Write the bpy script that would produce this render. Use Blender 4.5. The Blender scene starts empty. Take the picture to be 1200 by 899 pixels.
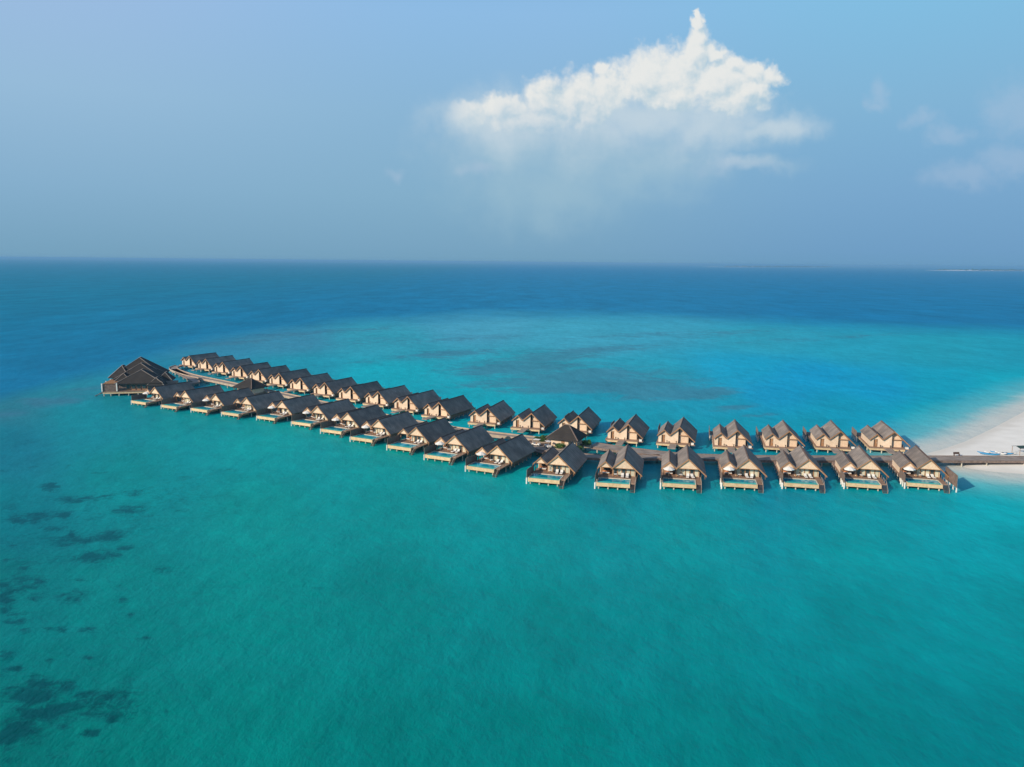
import bpy, math, random
import numpy as np
from mathutils import Vector, Matrix
random.seed(7)
R = math.radians
sc = bpy.context.scene
col = sc.collection

# ------------------------------------------------------------------ camera
CAM_H = 54.0
F = 900.0                       # focal length in photograph pixels (1200 wide)
PITCH = math.atan(142.5 / F)
ROLL = R(0.55)
Rx = Matrix.Rotation(math.pi / 2 - PITCH, 3, 'X')
Rz = Matrix.Rotation(ROLL, 3, 'Z')
CM = Rx @ Rz
cam_d = bpy.data.cameras.new('camera')
cam_d.sensor_width = 36.0
cam_d.lens = 36.0 * F / 1200.0
cam_d.clip_start = 0.5
cam_d.clip_end = 120000.0
cam = bpy.data.objects.new('camera', cam_d)
col.objects.link(cam)
cam.matrix_world = Matrix.Translation((0, 0, CAM_H)) @ CM.to_4x4()
sc.camera = cam


def ray(px, py):
    return CM @ Vector(((px - 600.0) / F, -(py - 449.5) / F, -1.0))


def W(px, py, z=0.0):
    """real ground position seen at a photograph pixel, at height z"""
    d = ray(px, py)
    t = (z - CAM_H) / d.z
    return Vector((d.x * t, d.y * t, z))


# ------------------------------------------------------------------ materials
def new_mat(name):
    m = bpy.data.materials.new(name)
    m.use_nodes = True
    nt = m.node_tree
    b = nt.nodes['Principled BSDF']
    return m, nt, b


def noise_mat(name, c1, c2, scale=2.0, rough=0.8, detail=4, stretch=(1, 1, 1), bump=0.0, c3=None, ptp=0.25):
    m, nt, b = new_mat(name)
    N, L = nt.nodes.new, nt.links.new
    tc = N('ShaderNodeTexCoord')
    oi = N('ShaderNodeObjectInfo')
    mp = N('ShaderNodeMapping'); mp.inputs['Scale'].default_value = stretch
    L(tc.outputs['Object'], mp.inputs['Vector'])
    add = N('ShaderNodeVectorMath'); add.operation = 'ADD'
    sc_ = N('ShaderNodeVectorMath'); sc_.operation = 'SCALE'; sc_.inputs['Scale'].default_value = 30.0
    cb = N('ShaderNodeCombineXYZ'); L(oi.outputs['Random'], cb.inputs[0]); L(oi.outputs['Random'], cb.inputs[1])
    L(cb.outputs[0], sc_.inputs[0]); L(mp.outputs[0], add.inputs[0]); L(sc_.outputs[0], add.inputs[1])
    n = N('ShaderNodeTexNoise'); n.inputs['Scale'].default_value = scale; n.inputs['Detail'].default_value = detail
    L(add.outputs[0], n.inputs['Vector'])
    r = N('ShaderNodeValToRGB')
    r.color_ramp.elements[0].position = 0.3; r.color_ramp.elements[0].color = (*c1, 1)
    r.color_ramp.elements[1].position = 0.7; r.color_ramp.elements[1].color = (*c2, 1)
    if c3:
        e = r.color_ramp.elements.new(0.52); e.color = (*c3, 1)
    L(n.outputs['Fac'], r.inputs[0])
    # per-object value shift
    hs = N('ShaderNodeHueSaturation')
    mr = N('ShaderNodeMapRange'); mr.inputs['To Min'].default_value = 1 - ptp; mr.inputs['To Max'].default_value = 1 + ptp * 0.6
    L(oi.outputs['Random'], mr.inputs[0]); L(mr.outputs[0], hs.inputs['Value']); L(r.outputs[0], hs.inputs['Color'])
    L(hs.outputs[0], b.inputs['Base Color'])
    b.inputs['Roughness'].default_value = rough
    if bump:
        bp = N('ShaderNodeBump'); bp.inputs['Strength'].default_value = bump; bp.inputs['Distance'].default_value = 0.1
        L(n.outputs['Fac'], bp.inputs['Height']); L(bp.outputs[0], b.inputs['Normal'])
    return m


def shingle_mat(name='weathered_shingles', g=1.0):
    m, nt, b = new_mat(name)
    N, L = nt.nodes.new, nt.links.new
    tc = N('ShaderNodeTexCoord'); oi = N('ShaderNodeObjectInfo')
    off = N('ShaderNodeVectorMath'); off.operation = 'SCALE'; off.inputs['Scale'].default_value = 40
    cb = N('ShaderNodeCombineXYZ'); L(oi.outputs['Random'], cb.inputs[0]); L(oi.outputs['Random'], cb.inputs[1])
    L(cb.outputs[0], off.inputs[0])
    ad = N('ShaderNodeVectorMath'); ad.operation = 'ADD'; L(tc.outputs['Object'], ad.inputs[0]); L(off.outputs[0], ad.inputs[1])
    n1 = N('ShaderNodeTexNoise'); n1.inputs['Scale'].default_value = 0.35; n1.inputs['Detail'].default_value = 5
    L(ad.outputs[0], n1.inputs['Vector'])
    # courses of shingles: bands by height, broken up along the ridge
    wv = N('ShaderNodeTexWave'); wv.wave_type = 'BANDS'; wv.bands_direction = 'Z'; wv.wave_profile = 'SAW'
    wv.inputs['Scale'].default_value = 1.3; wv.inputs['Distortion'].default_value = 0.6; wv.inputs['Detail'].default_value = 2
    L(ad.outputs[0], wv.inputs['Vector'])
    mp = N('ShaderNodeMapping'); mp.inputs['Scale'].default_value = (0.5, 3.2, 0.5); L(ad.outputs[0], mp.inputs[0])
    n2 = N('ShaderNodeTexNoise'); n2.inputs['Scale'].default_value = 1.4; n2.inputs['Detail'].default_value = 6; n2.inputs['Roughness'].default_value = 0.7
    L(mp.outputs[0], n2.inputs['Vector'])
    r = N('ShaderNodeValToRGB')
    e = r.color_ramp.elements
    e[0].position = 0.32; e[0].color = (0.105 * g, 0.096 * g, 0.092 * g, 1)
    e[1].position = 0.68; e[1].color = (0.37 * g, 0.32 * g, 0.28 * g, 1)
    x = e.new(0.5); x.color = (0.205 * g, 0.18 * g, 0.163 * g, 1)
    mx = N('ShaderNodeMath'); mx.operation = 'MULTIPLY_ADD'; mx.inputs[1].default_value = 0.45
    L(n1.outputs['Fac'], mx.inputs[0])
    m2 = N('ShaderNodeMath'); m2.operation = 'MULTIPLY'; m2.inputs[1].default_value = 0.45; L(n2.outputs['Fac'], m2.inputs[0])
    L(m2.outputs[0], mx.inputs[2])
    m3 = N('ShaderNodeMath'); m3.operation = 'MULTIPLY_ADD'; m3.inputs[1].default_value = 0.12
    L(wv.outputs['Fac'], m3.inputs[0]); L(mx.outputs[0], m3.inputs[2])
    L(m3.outputs[0], r.inputs[0])
    hs = N('ShaderNodeHueSaturation')
    mr = N('ShaderNodeMapRange'); mr.inputs['To Min'].default_value = 0.8; mr.inputs['To Max'].default_value = 1.12
    L(oi.outputs['Random'], mr.inputs[0]); L(mr.outputs[0], hs.inputs['Value']); L(r.outputs[0], hs.inputs['Color'])
    L(hs.outputs[0], b.inputs['Base Color'])
    b.inputs['Roughness'].default_value = 0.9
    bp = N('ShaderNodeBump'); bp.inputs['Strength'].default_value = 0.6; bp.inputs['Distance'].default_value = 0.12
    L(m3.outputs[0], bp.inputs['Height']); L(bp.outputs[0], b.inputs['Normal'])
    return m


M = {}
M['shingle'] = shingle_mat()
M['dark_shingle'] = shingle_mat('dark_shingles', .13)  # same shingle pattern in a much darker tone
M['cream'] = noise_mat('cream_wall', (0.66, 0.51, 0.37), (0.78, 0.64, 0.49), 1.2, 0.85, ptp=0.08)
M['infill'] = noise_mat('woven_gable_infill', (0.66, 0.48, 0.33), (0.80, 0.62, 0.45), 3.0, 0.85, ptp=0.10)
M['timber'] = noise_mat('warm_timber', (0.26, 0.13, 0.06), (0.40, 0.22, 0.11), 2.0, 0.7, stretch=(1, 1, 4), ptp=0.2)
M['dark_timber'] = noise_mat('dark_timber', (0.07, 0.045, 0.035), (0.14, 0.09, 0.07), 2.0, 0.75, ptp=0.2)
M['deck'] = noise_mat('deck_boards', (0.22, 0.13, 0.09), (0.36, 0.24, 0.17), 1.0, 0.75, stretch=(0.6, 6, 1), ptp=0.15)
M['walk'] = noise_mat('walkway_boards', (0.21, 0.175, 0.15), (0.36, 0.305, 0.265), 0.5, 0.8, stretch=(1, 1, 1), ptp=0.05)
M['curb'] = noise_mat('pale_kerb_timber', (0.34, 0.27, 0.20), (0.48, 0.39, 0.30), 0.7, 0.8, ptp=0.05)
M['fascia'] = noise_mat('sandstone_pool_fascia', (0.55, 0.38, 0.20), (0.72, 0.54, 0.33), 1.5, 0.7, ptp=0.10)
M['rim'] = noise_mat('pale_pool_rim', (0.55, 0.55, 0.50), (0.68, 0.68, 0.62), 2, 0.5, ptp=0.05)
M['post'] = noise_mat('pale_concrete_stilt', (0.42, 0.38, 0.31), (0.62, 0.57, 0.48), 1.5, 0.8, ptp=0.15)
M['white_post'] = noise_mat('white_painted_post', (0.66, 0.64, 0.60), (0.80, 0.78, 0.74), 1.5, 0.6, ptp=0.1)
M['screen'] = noise_mat('slatted_screen_timber', (0.12, 0.085, 0.07), (0.27, 0.20, 0.165), 1.6, 0.8, stretch=(1, 5, 0.6), ptp=0.15)
M['fabric'] = noise_mat('white_fabric', (0.72, 0.72, 0.70), (0.80, 0.80, 0.78), 3, 0.8, ptp=0.06)
M['curtain'] = noise_mat('pale_curtain', (0.50, 0.50, 0.38), (0.72, 0.68, 0.52), 5, 0.8, stretch=(6, 1, 0.3), ptp=0.15)
M['orange'] = noise_mat('rust_cushion', (0.45, 0.16, 0.06), (0.55, 0.22, 0.09), 3, 0.85)
M['leaf'] = noise_mat('leaf_green', (0.03, 0.09, 0.012), (0.11, 0.21, 0.03), 1.5, 0.7, ptp=0.25)
M['palm'] = noise_mat('far_palm_green', (0.03, 0.06, 0.025), (0.06, 0.10, 0.04), 0.02, 0.8, ptp=0.2)
M['sand'] = noise_mat('coral_sand', (0.79, 0.79, 0.75), (0.89, 0.89, 0.85), 0.15, 0.95, detail=8, ptp=0.0, bump=0.15)
nt_ = M['sand'].node_tree      # wet sand just above the waterline
pb_ = nt_.nodes['Principled BSDF']; src_ = pb_.inputs['Base Color'].links[0].from_socket
ge_ = nt_.nodes.new('ShaderNodeNewGeometry'); sx_ = nt_.nodes.new('ShaderNodeSeparateXYZ'); nt_.links.new(ge_.outputs['Position'], sx_.inputs[0])
nz_ = nt_.nodes.new('ShaderNodeTexNoise'); nz_.inputs['Scale'].default_value = .12; nz_.inputs['Detail'].default_value = 5; nt_.links.new(ge_.outputs['Position'], nz_.inputs['Vector'])
ma_ = nt_.nodes.new('ShaderNodeMath'); ma_.operation = 'MULTIPLY_ADD'; ma_.inputs[1].default_value = .5; nt_.links.new(nz_.outputs['Fac'], ma_.inputs[0]); nt_.links.new(sx_.outputs['Z'], ma_.inputs[2])
mr_ = nt_.nodes.new('ShaderNodeMapRange'); mr_.interpolation_type = 'SMOOTHSTEP'; mr_.inputs[1].default_value = .28; mr_.inputs[2].default_value = .62; nt_.links.new(ma_.outputs[0], mr_.inputs[0])
mi_ = nt_.nodes.new('ShaderNodeMix'); mi_.data_type = 'RGBA'; mi_.inputs[6].default_value = (.70, .69, .64, 1); nt_.links.new(mr_.outputs[0], mi_.inputs[0]); nt_.links.new(src_, mi_.inputs[7])
nt_.links.new(mi_.outputs[2], pb_.inputs['Base Color'])
M['blue'] = noise_mat('blue_hull', (0.03, 0.22, 0.45), (0.05, 0.30, 0.55), 2, 0.4)
M['darkgreen'] = noise_mat('dark_green_canvas', (0.02, 0.06, 0.055), (0.04, 0.09, 0.08), 2, 0.7)
M['rubber'] = noise_mat('black_rubber', (0.02, 0.02, 0.02), (0.04, 0.04, 0.04), 2, 0.8)


def simple(name, c, rough=0.3, metal=0.0):
    m = noise_mat(name, tuple(v * 0.9 for v in c), tuple(min(1, v * 1.1) for v in c), 3, rough)
    m.node_tree.nodes['Principled BSDF'].inputs['Metallic'].default_value = metal
    return m


M['glass'] = simple('dark_window_glass', (0.05, 0.07, 0.07), 0.12)
M['poolwater'] = noise_mat('pool_water', (0.0, 0.22, 0.36), (0.005, 0.38, 0.50), 0.35, 0.08, ptp=0.12)
M['poolshelf'] = noise_mat('pool_shelf_water', (0.05, 0.55, 0.52), (0.10, 0.66, 0.60), 0.6, 0.1, ptp=0.10)


# ------------------------------------------------------------------ mesh helpers
class MB:
    def __init__(self):
        self.v, self.f = [], []

    def add(self, vs, fs):
        n = len(self.v)
        self.v += [tuple(p) for p in vs]
        self.f += [tuple(i + n for i in f) for f in fs]
        return self

    def box(self, x0, y0, z0, x1, y1, z1):
        vs = [(x0, y0, z0), (x1, y0, z0), (x1, y1, z0), (x0, y1, z0), (x0, y0, z1), (x1, y0, z1), (x1, y1, z1), (x0, y1, z1)]
        return self.add(vs, [(0, 3, 2, 1), (4, 5, 6, 7), (0, 1, 5, 4), (1, 2, 6, 5), (2, 3, 7, 6), (3, 0, 4, 7)])

    def prism_y(self, prof, y0, y1):
        """extrude a profile of (x, z), counter-clockwise seen from -y, along y"""
        n = len(prof)
        vs = [(x, y0, z) for x, z in prof] + [(x, y1, z) for x, z in prof]
        fs = [tuple(range(n)), tuple(reversed(range(n, 2 * n)))]
        fs += [(i, i + n, (i + 1) % n + n, (i + 1) % n) for i in range(n)]
        return self.add(vs, fs)

    def prism_x(self, prof, x0, x1):
        n = len(prof)
        vs = [(x0, y, z) for y, z in prof] + [(x1, y, z) for y, z in prof]
        fs = [tuple(range(n)), tuple(reversed(range(n, 2 * n)))]
        fs += [(i, i + n, (i + 1) % n + n, (i + 1) % n) for i in range(n)]
        return self.add(vs, fs)

    def tube(self, a, b, r0, r1=None, n=8):
        r1 = r0 if r1 is None else r1
        a, b = Vector(a), Vector(b)
        d = (b - a).normalized()
        u = d.orthogonal().normalized(); w = d.cross(u)
        vs = []
        for p, r in ((a, r0), (b, r1)):
            for i in range(n):
                t = 2 * math.pi * i / n
                vs.append(p + (u * math.cos(t) + w * math.sin(t)) * r)
        fs = [(i, (i + 1) % n, (i + 1) % n + n, i + n) for i in range(n)]
        fs += [tuple(reversed(range(n))), tuple(range(n, 2 * n))]
        return self.add(vs, fs)

    def bar(self, a, b, w, h):
        """rectangular bar from a to b, width w sideways, height h"""
        a, b = Vector(a), Vector(b)
        d = (b - a).normalized()
        s = d.cross(Vector((0, 0, 1)))
        s = s.normalized() if s.length > 1e-4 else Vector((1, 0, 0))
        u = s.cross(d).normalized()
        vs = []
        for p in (a, b):
            for i, j in ((-1, -1), (1, -1), (1, 1), (-1, 1)):
                vs.append(p + s * (i * w / 2) + u * (j * h / 2))
        return self.add(vs, [(0, 1, 2, 3), (7, 6, 5, 4), (0, 4, 5, 1), (1, 5, 6, 2), (2, 6, 7, 3), (3, 7, 4, 0)])

    def build(self, name, mat, parent=None, smooth=False):
        me = bpy.data.meshes.new(name)
        me.from_pydata(self.v, [], self.f)
        import bmesh
        bm = bmesh.new(); bm.from_mesh(me)
        bmesh.ops.recalc_face_normals(bm, faces=bm.faces)
        bm.to_mesh(me); bm.free()
        me.materials.append(mat)
        if smooth:
            for p in me.polygons:
                p.use_smooth = True
        o = bpy.data.objects.new(name, me)
        col.objects.link(o)
        if parent:
            o.parent = parent
        return o


def tag(o, label=None, cat=None, group=None, kind=None):
    if label: o['label'] = label
    if cat: o['category'] = cat
    if group: o['group'] = group
    if kind: o['kind'] = kind
    return o


def empty(name, loc=(0, 0, 0), rz=0.0):
    o = bpy.data.objects.new(name, None)
    o.empty_display_size = 0.5
    col.objects.link(o)
    o.location = loc
    o.rotation_euler = (0, 0, rz)
    return o


KIDS = {}


def copy_tree(root):
    kids = {}
    for o in bpy.data.objects:
        if o.parent: kids.setdefault(o.parent.name, []).append(o)

    def rec(o, parent):
        c = o.copy()
        col.objects.link(c)
        c.parent = parent
        for k in kids.get(o.name, []):
            rec(k, c)
        return c
    return rec(root, None)


ORD = ['', 'first', 'second', 'third', 'fourth', 'fifth', 'sixth', 'seventh', 'eighth', 'ninth', 'tenth', 'eleventh',
       'twelfth', 'thirteenth', 'fourteenth', 'fifteenth', 'sixteenth', 'seventeenth', 'eighteenth', 'nineteenth',
       'twentieth', 'twenty-first']

DZ = 1.65   # deck height above the sea
# main roof profile (ridge x, z) shared by both rows
RX, RZ_, VX, VZ, EX, EZ = 6.2, 6.55, 3.4, 4.05, 10.6, 2.5
SX, SZ, LX, LZ = 1.65, 5.55, -0.35, 3.75
TH = 0.22


def roofs(root, y0, y1, sy0, sy1):
    m = MB()
    m.prism_y([(VX, VZ - TH), (RX, RZ_ - TH), (EX, EZ - TH), (EX, EZ), (RX, RZ_), (VX - 0.25, VZ - 0.2)], y0, y1)
    a = m.build('roof', M['shingle'], root)
    MB().prism_y([(RX - 0.22, RZ_ - 0.14), (RX, RZ_ + 0.02), (RX + 0.22, RZ_ - 0.14), (RX, RZ_ + 0.14)], y0 - 0.02, y1 + 0.02).build('ridge_cap', M['dark_timber'], a)
    m = MB()
    m.prism_y([(LX, LZ - TH), (SX, SZ - TH), (VX + 0.05, VZ - TH - 0.05), (VX + 0.1, VZ - 0.05), (SX, SZ), (LX, LZ)], sy0, sy1)
    b = m.build('side_roof', M['shingle'], root)
    MB().prism_y([(SX - 0.2, SZ - 0.13), (SX, SZ + 0.02), (SX + 0.2, SZ - 0.13), (SX, SZ + 0.12)], sy0 - 0.02, sy1 + 0.02).build('ridge_cap', M['dark_timber'], b)
    # barge boards along the front edges of the slopes
    e = 0.05
    MB().prism_y([(RX, RZ_ - 0.36), (EX + e, EZ - 0.36), (EX + e, EZ + 0.03), (RX, RZ_ + 0.06)], y0 - 0.1, y0 - 0.003).build('barge_board', M['timber'], a)
    MB().prism_y([(VX - 0.2, VZ - 0.42), (RX - 0.003, RZ_ - 0.36), (RX - 0.003, RZ_ + 0.06), (VX - 0.2, VZ - 0.06)], y0 - 0.1, y0 - 0.003).build('barge_board', M['timber'], a)
    MB().prism_y([(LX - e, LZ - 0.34), (SX - 0.003, SZ - 0.34), (SX - 0.003, SZ + 0.05), (LX - e, LZ + 0.03)], sy0 - 0.1, sy0 - 0.003).build('barge_board', M['timber'], b)
    MB().prism_y([(SX, SZ - 0.34), (VX - 0.25, VZ - 0.40), (VX - 0.25, VZ - 0.02), (SX, SZ + 0.05)], sy0 - 0.1, sy0 - 0.003).build('barge_board', M['timber'], b)


def posts(root, pts, top=DZ - 0.2, mat='post', r=0.16):
    for x, y in pts:
        MB().tube((x, y, -1.5), (x, y, top), r).build('stilt', M[mat], root)


def make_front_villa(variant):
    root = empty('pool_villa')
    # platforms
    MB().box(-0.25, 4.62, DZ - 0.22, 9.25, 20.6, DZ).build('deck', M['deck'], root)
    MB().box(8.12, 1.0, DZ - 0.22, 9.25, 4.60, DZ - 0.02).build('deck_strip', M['deck'], root)
    MB().box(-0.2, 4.7, DZ - 0.6, 9.2, 20.5, DZ - 0.23).build('edge_beam', M['dark_timber'], root)
    # pool
    z0 = 0.72
    m = MB()
    m.box(0, 0, z0, 8.0, 0.22, DZ - 0.06); m.box(0, 4.38, z0, 8.0, 4.6, DZ - 0.02)
    m.box(0, 0.221, z0, 0.22, 4.379, DZ - 0.02); m.box(7.78, 0.221, z0, 8.0, 4.379, DZ - 0.02)
    m.box(0.221, 0.221, z0, 7.779, 4.379, z0 + 0.15)
    p = m.build('pool', M['fascia'], root)
    m = MB()
    m.box(0.03, 4.40, DZ - 0.019, 7.97, 4.59, DZ + 0.03)
    m.box(7.80, 0.25, DZ - 0.019, 7.97, 4.398, DZ + 0.03)
    m.box(0.03, 0.25, DZ - 0.019, 0.20, 4.398, DZ + 0.03)
    m.build('rim', M['rim'], p)
    MB().box(0.225, 1.65, z0 + 0.16, 7.775, 4.375, DZ - 0.09).build('pool_water', M['poolwater'], p)
    MB().box(0.225, 0.225, z0 + 0.16, 7.775, 1.647, DZ - 0.09).build('shallow_ledge', M['poolshelf'], p)
    # privacy screen with white post
    m = MB()
    y = 0.3
    while y < 6.4:
        m.box(-0.42, y, DZ - 0.35, -0.34, y + 0.17, DZ + 1.75 + 0.1 * math.sin(y)); y += 0.21
    m.box(-0.33, 0.3, DZ + 1.5, -0.27, 6.4, DZ + 1.6); m.box(-0.33, 0.3, DZ + 0.1, -0.27, 6.4, DZ + 0.2)
    m.build('privacy_screen', M['screen'], root)
    posts(root, [(-0.35, 0.15), (-0.35, 2.2), (-0.35, 4.2)], DZ - 0.1, 'white_post', 0.19)
    posts(root, [(0.5, 0.6), (2.8, 0.6), (5.1, 0.6), (7.4, 0.6)], z0, 'post', 0.17)
    posts(root, [(-0.1, 6.6), (-0.1, 9.4), (-0.1, 12.2), (-0.1, 15), (-0.1, 18), (-0.1, 20.3)], DZ - 0.25)
    posts(root, [(9.05, 4.8), (9.05, 7.4), (9.05, 10), (9.05, 12.6), (9.05, 15.2), (9.05, 17.8), (9.05, 20.3), (4.6, 20.3)], DZ - 0.25)
    # stairs down to the sea
    st = empty('stairs'); st.parent = root
    for i in range(7):
        z = DZ - 0.28 - i * 0.22; yy = 0.92 - i * 0.30
        MB().box(8.2, yy - 0.28, z - 0.05, 9.15, yy, z).build('step', M['dark_timber'], st)
    MB().bar((8.16, 1.0, DZ - 0.25), (8.16, -1.3, -0.15), 0.07, 0.22).build('stringer', M['dark_timber'], st)
    MB().bar((9.19, 1.0, DZ - 0.25), (9.19, -1.3, -0.15), 0.07, 0.22).build('stringer', M['dark_timber'], st)
    m = MB(); m.bar((9.19, 1.0, DZ + 0.75), (9.19, -1.25, 0.75), 0.07, 0.07)
    m.tube((9.19, 0.95, DZ - 0.2), (9.19, 0.95, DZ + 0.75), 0.04); m.tube((9.19, -1.2, -0.8), (9.19, -1.2, 0.78), 0.05)
    m.bar((9.19, 1.0, DZ + 0.75), (9.19, 4.6, DZ + 0.75), 0.06, 0.06)
    m.tube((9.19, 2.8, DZ - 0.1), (9.19, 2.8, DZ + 0.75), 0.04); m.tube((9.19, 4.55, DZ - 0.1), (9.19, 4.55, DZ + 0.75), 0.04)
    m.build('handrail', M['curb'], st)
    # glazed front
    fy = 7.0
    nx = 5; x0, x1 = 3.45, 8.75
    for i in range(nx):
        a = x0 + (x1 - x0) * i / nx; b = x0 + (x1 - x0) * (i + 1) / nx
        m = MB()
        m.box(a, fy, DZ, a + 0.12, fy + 0.1, 4.0); m.box(b - 0.12, fy, DZ, b - 0.002, fy + 0.1, 4.0)
        m.box(a + 0.121, fy, 3.86, b - 0.121, fy + 0.1, 4.0); m.box(a + 0.121, fy, DZ, b - 0.121, fy + 0.1, DZ + 0.1)
        f = m.build('glass_door', M['timber'], root)
        glassy = (i in (1, 2)) if variant == 0 else ((i == 3) if variant == 1 else (i in (0, 2)))
        MB().box(a + 0.121, fy + 0.05, DZ + 0.101, b - 0.121, fy + 0.09, 3.859).build('pane' if glassy else 'curtain', M['glass'] if glassy else M['curtain'], f)
    # gables
    MB().prism_y([(3.55, 4.02), (8.87, 4.02), (RX, RZ_ - TH - 0.02)], 5.62, 5.72).build('gable', M['infill'], root)
    MB().box(3.4, 5.58, 3.88, 8.95, 5.73, 4.018).build('lintel', M['timber'], root)
    MB().prism_y([(0.25, 4.02), (3.15, 4.02), (SX, SZ - TH - 0.05)], 5.78, 5.88).build('side_gable', M['infill'], root)
    MB().box(0.1, 5.75, 3.90, 3.3, 5.9, 4.018).build('lintel', M['timber'], root)
    # walls
    MB().box(8.76, 7.0, DZ, 8.9, 20.4, 3.75).build('side_wall', M['cream'], root)
    MB().box(0.05, 9.4, DZ, 0.2, 17.4, 3.7).build('side_wall', M['cream'], root)
    MB().box(0.21, 9.4, DZ, 3.43, 9.55, 4.3).build('terrace_wall', M['timber'], root)
    MB().box(0.9, 9.34, DZ, 2.6, 9.395, 3.7).build('terrace_door', M['glass'], root)
    MB().box(3.25, 7.12, DZ, 3.44, 20.4, 3.86).build('inner_wall', M['cream'], root)
    MB().prism_y([(3.45, DZ), (8.75, DZ), (8.75, 3.9), (RX, RZ_ - TH - 0.02), (3.45, 3.9)], 20.25, 20.4).build('back_wall', M['cream'], root)
    MB().prism_y([(0.21, DZ), (3.24, DZ), (3.24, 3.85), (SX, SZ - TH - 0.1), (0.21, 3.7)], 17.25, 17.4).build('back_wall', M['cream'], root)
    for x in (0.12, 3.3):
        MB().box(x, 6.2, DZ, x + 0.16, 6.36, 3.88).build('pillar', M['timber'], root)
    MB().box(10.2, 5.6, DZ - 0.1, 10.32, 5.72, 2.55).build('eave_post', M['timber'], root)
    m = MB()
    m.box(9.3, 7.2, DZ - 0.6, 9.36, 20.4, DZ - 0.1)
    y = 7.3
    while y < 20.3:
        m.box(9.38, y, 0.5, 9.46, y + 0.35, DZ + 0.55); y += 0.75
    m.build('side_slats', M['screen'], root)
    roofs(root, 5.4, 21.0, 5.65, 18.0)
    return root


def make_back_villa(variant):
    root = empty('entrance_villa')
    MB().box(-0.5, -1.3, DZ - 0.22, 9.2, 19.5, DZ).build('deck', M['deck'], root)
    MB().box(-0.45, -1.25, DZ - 0.75, 9.15, 19.4, DZ - 0.23).build('edge_beam', M['fascia'], root)
    pts = [(0.0, -0.9), (3.0, -0.9), (6.2, -0.9), (8.9, -0.9)]
    pts += [(9.0, y) for y in (2, 5, 8, 11, 14, 17, 19.2)] + [(-0.3, y) for y in (2, 5, 8, 11, 14, 17, 19.2)]
    posts(root, pts, DZ - 0.3)
    # facade: the tall cream wall to the ridge line, a slit, a recessed bay
    MB().prism_y([(1.95, DZ), (5.75, DZ), (5.75, 5.95), (3.5, 3.95), (1.95, 3.95)], 0, 0.15).build('facade', M['cream'], root)
    MB().prism_y([(0.35, 3.7), (3.2, 3.98), (SX + 0.02, SZ - TH - 0.12)], 0.25, 0.35).build('side_gable', M['infill'], root)
    MB().box(0.0, 0.1, DZ, 0.9, 0.25, 3.75).build('facade', M['cream'], root)
    d = MB().box(0.9, 0.5, DZ, 1.95, 0.6, 3.9).build('door', M['timber'], root)
    MB().box(1.72, 0.44, DZ + 0.9, 1.77, 0.498, DZ + 1.25).build('handle', M['rim'], d)
    MB().box(5.76, 0.95, DZ, 6.1, 1.05, 6.0).build('slit_panel', M['dark_timber'], root)
    MB().prism_y([(6.1, DZ), (8.5, DZ), (8.5, 4.05), (6.25, 6.15), (6.1, 6.15)], 0.9, 1.05).build('recessed_wall', M['infill'], root)
    MB().box(6.1, 0.45, 3.75, 8.75, 0.6, 3.95).build('beam', M['timber'], root)
    MB().box(8.5, 0.95, DZ, 8.65, 17.5, 3.9).build('side_wall', M['cream'], root)
    MB().box(-0.02, 0.26, DZ, 0.12, 12.0, 3.72).build('side_wall', M['cream'], root)
    MB().prism_y([(0.13, DZ), (3.3, DZ), (3.3, 3.95), (SX, SZ - TH - 0.1), (0.13, 3.7)], 11.8, 11.95).build('back_wall', M['cream'], root)
    MB().box(3.3, 11.96, DZ, 3.45, 15.9, 3.85).build('inner_wall', M['cream'], root)
    MB().prism_y([(3.46, DZ), (8.49, DZ), (8.49, 4.0), (RX, RZ_ - TH - 0.03), (3.46, 4.0)], 15.3, 15.45).build('back_wall', M['cream'], root)
    m = MB()
    y = 1.2
    while y < 16:
        m.box(9.25, y, 0.45, 9.33, y + 0.35, DZ + 0.6); y += 0.75
    m.build('side_slats', M['screen'], root)
    m = MB()
    y = 12.6
    while y < 19.4:
        m.box(-1.3, y, DZ - 0.3, -1.22, y + 0.17, DZ + 1.8); y += 0.21
    m.box(-1.21, 12.6, DZ + 1.4, -1.16, 19.4, DZ + 1.5)
    m.build('privacy_screen', M['screen'], root)
    MB().box(-1.25, 15.0, DZ - 0.22, -0.51, 19.5, DZ - 0.01).build('deck_strip', M['deck'], root)
    posts(root, [(-1.1, 12.8), (-1.1, 15.0), (-1.1, 17.2), (-1.1, 19.3)], DZ, 'white_post', 0.17)
    # low white garden box beside the entrance path
    MB().box(9.5, -0.3, DZ - 0.2, 10.3, 0.5, DZ + 0.35).build('service_box', M['white_post'], root)
    MB().box(9.21, -0.9, DZ - 0.3, 10.7, 1.2, DZ - 0.21).build('service_ledge', M['deck'], root)
    roofs(root, -0.45, 15.8, -0.3, 12.6)
    return root


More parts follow.
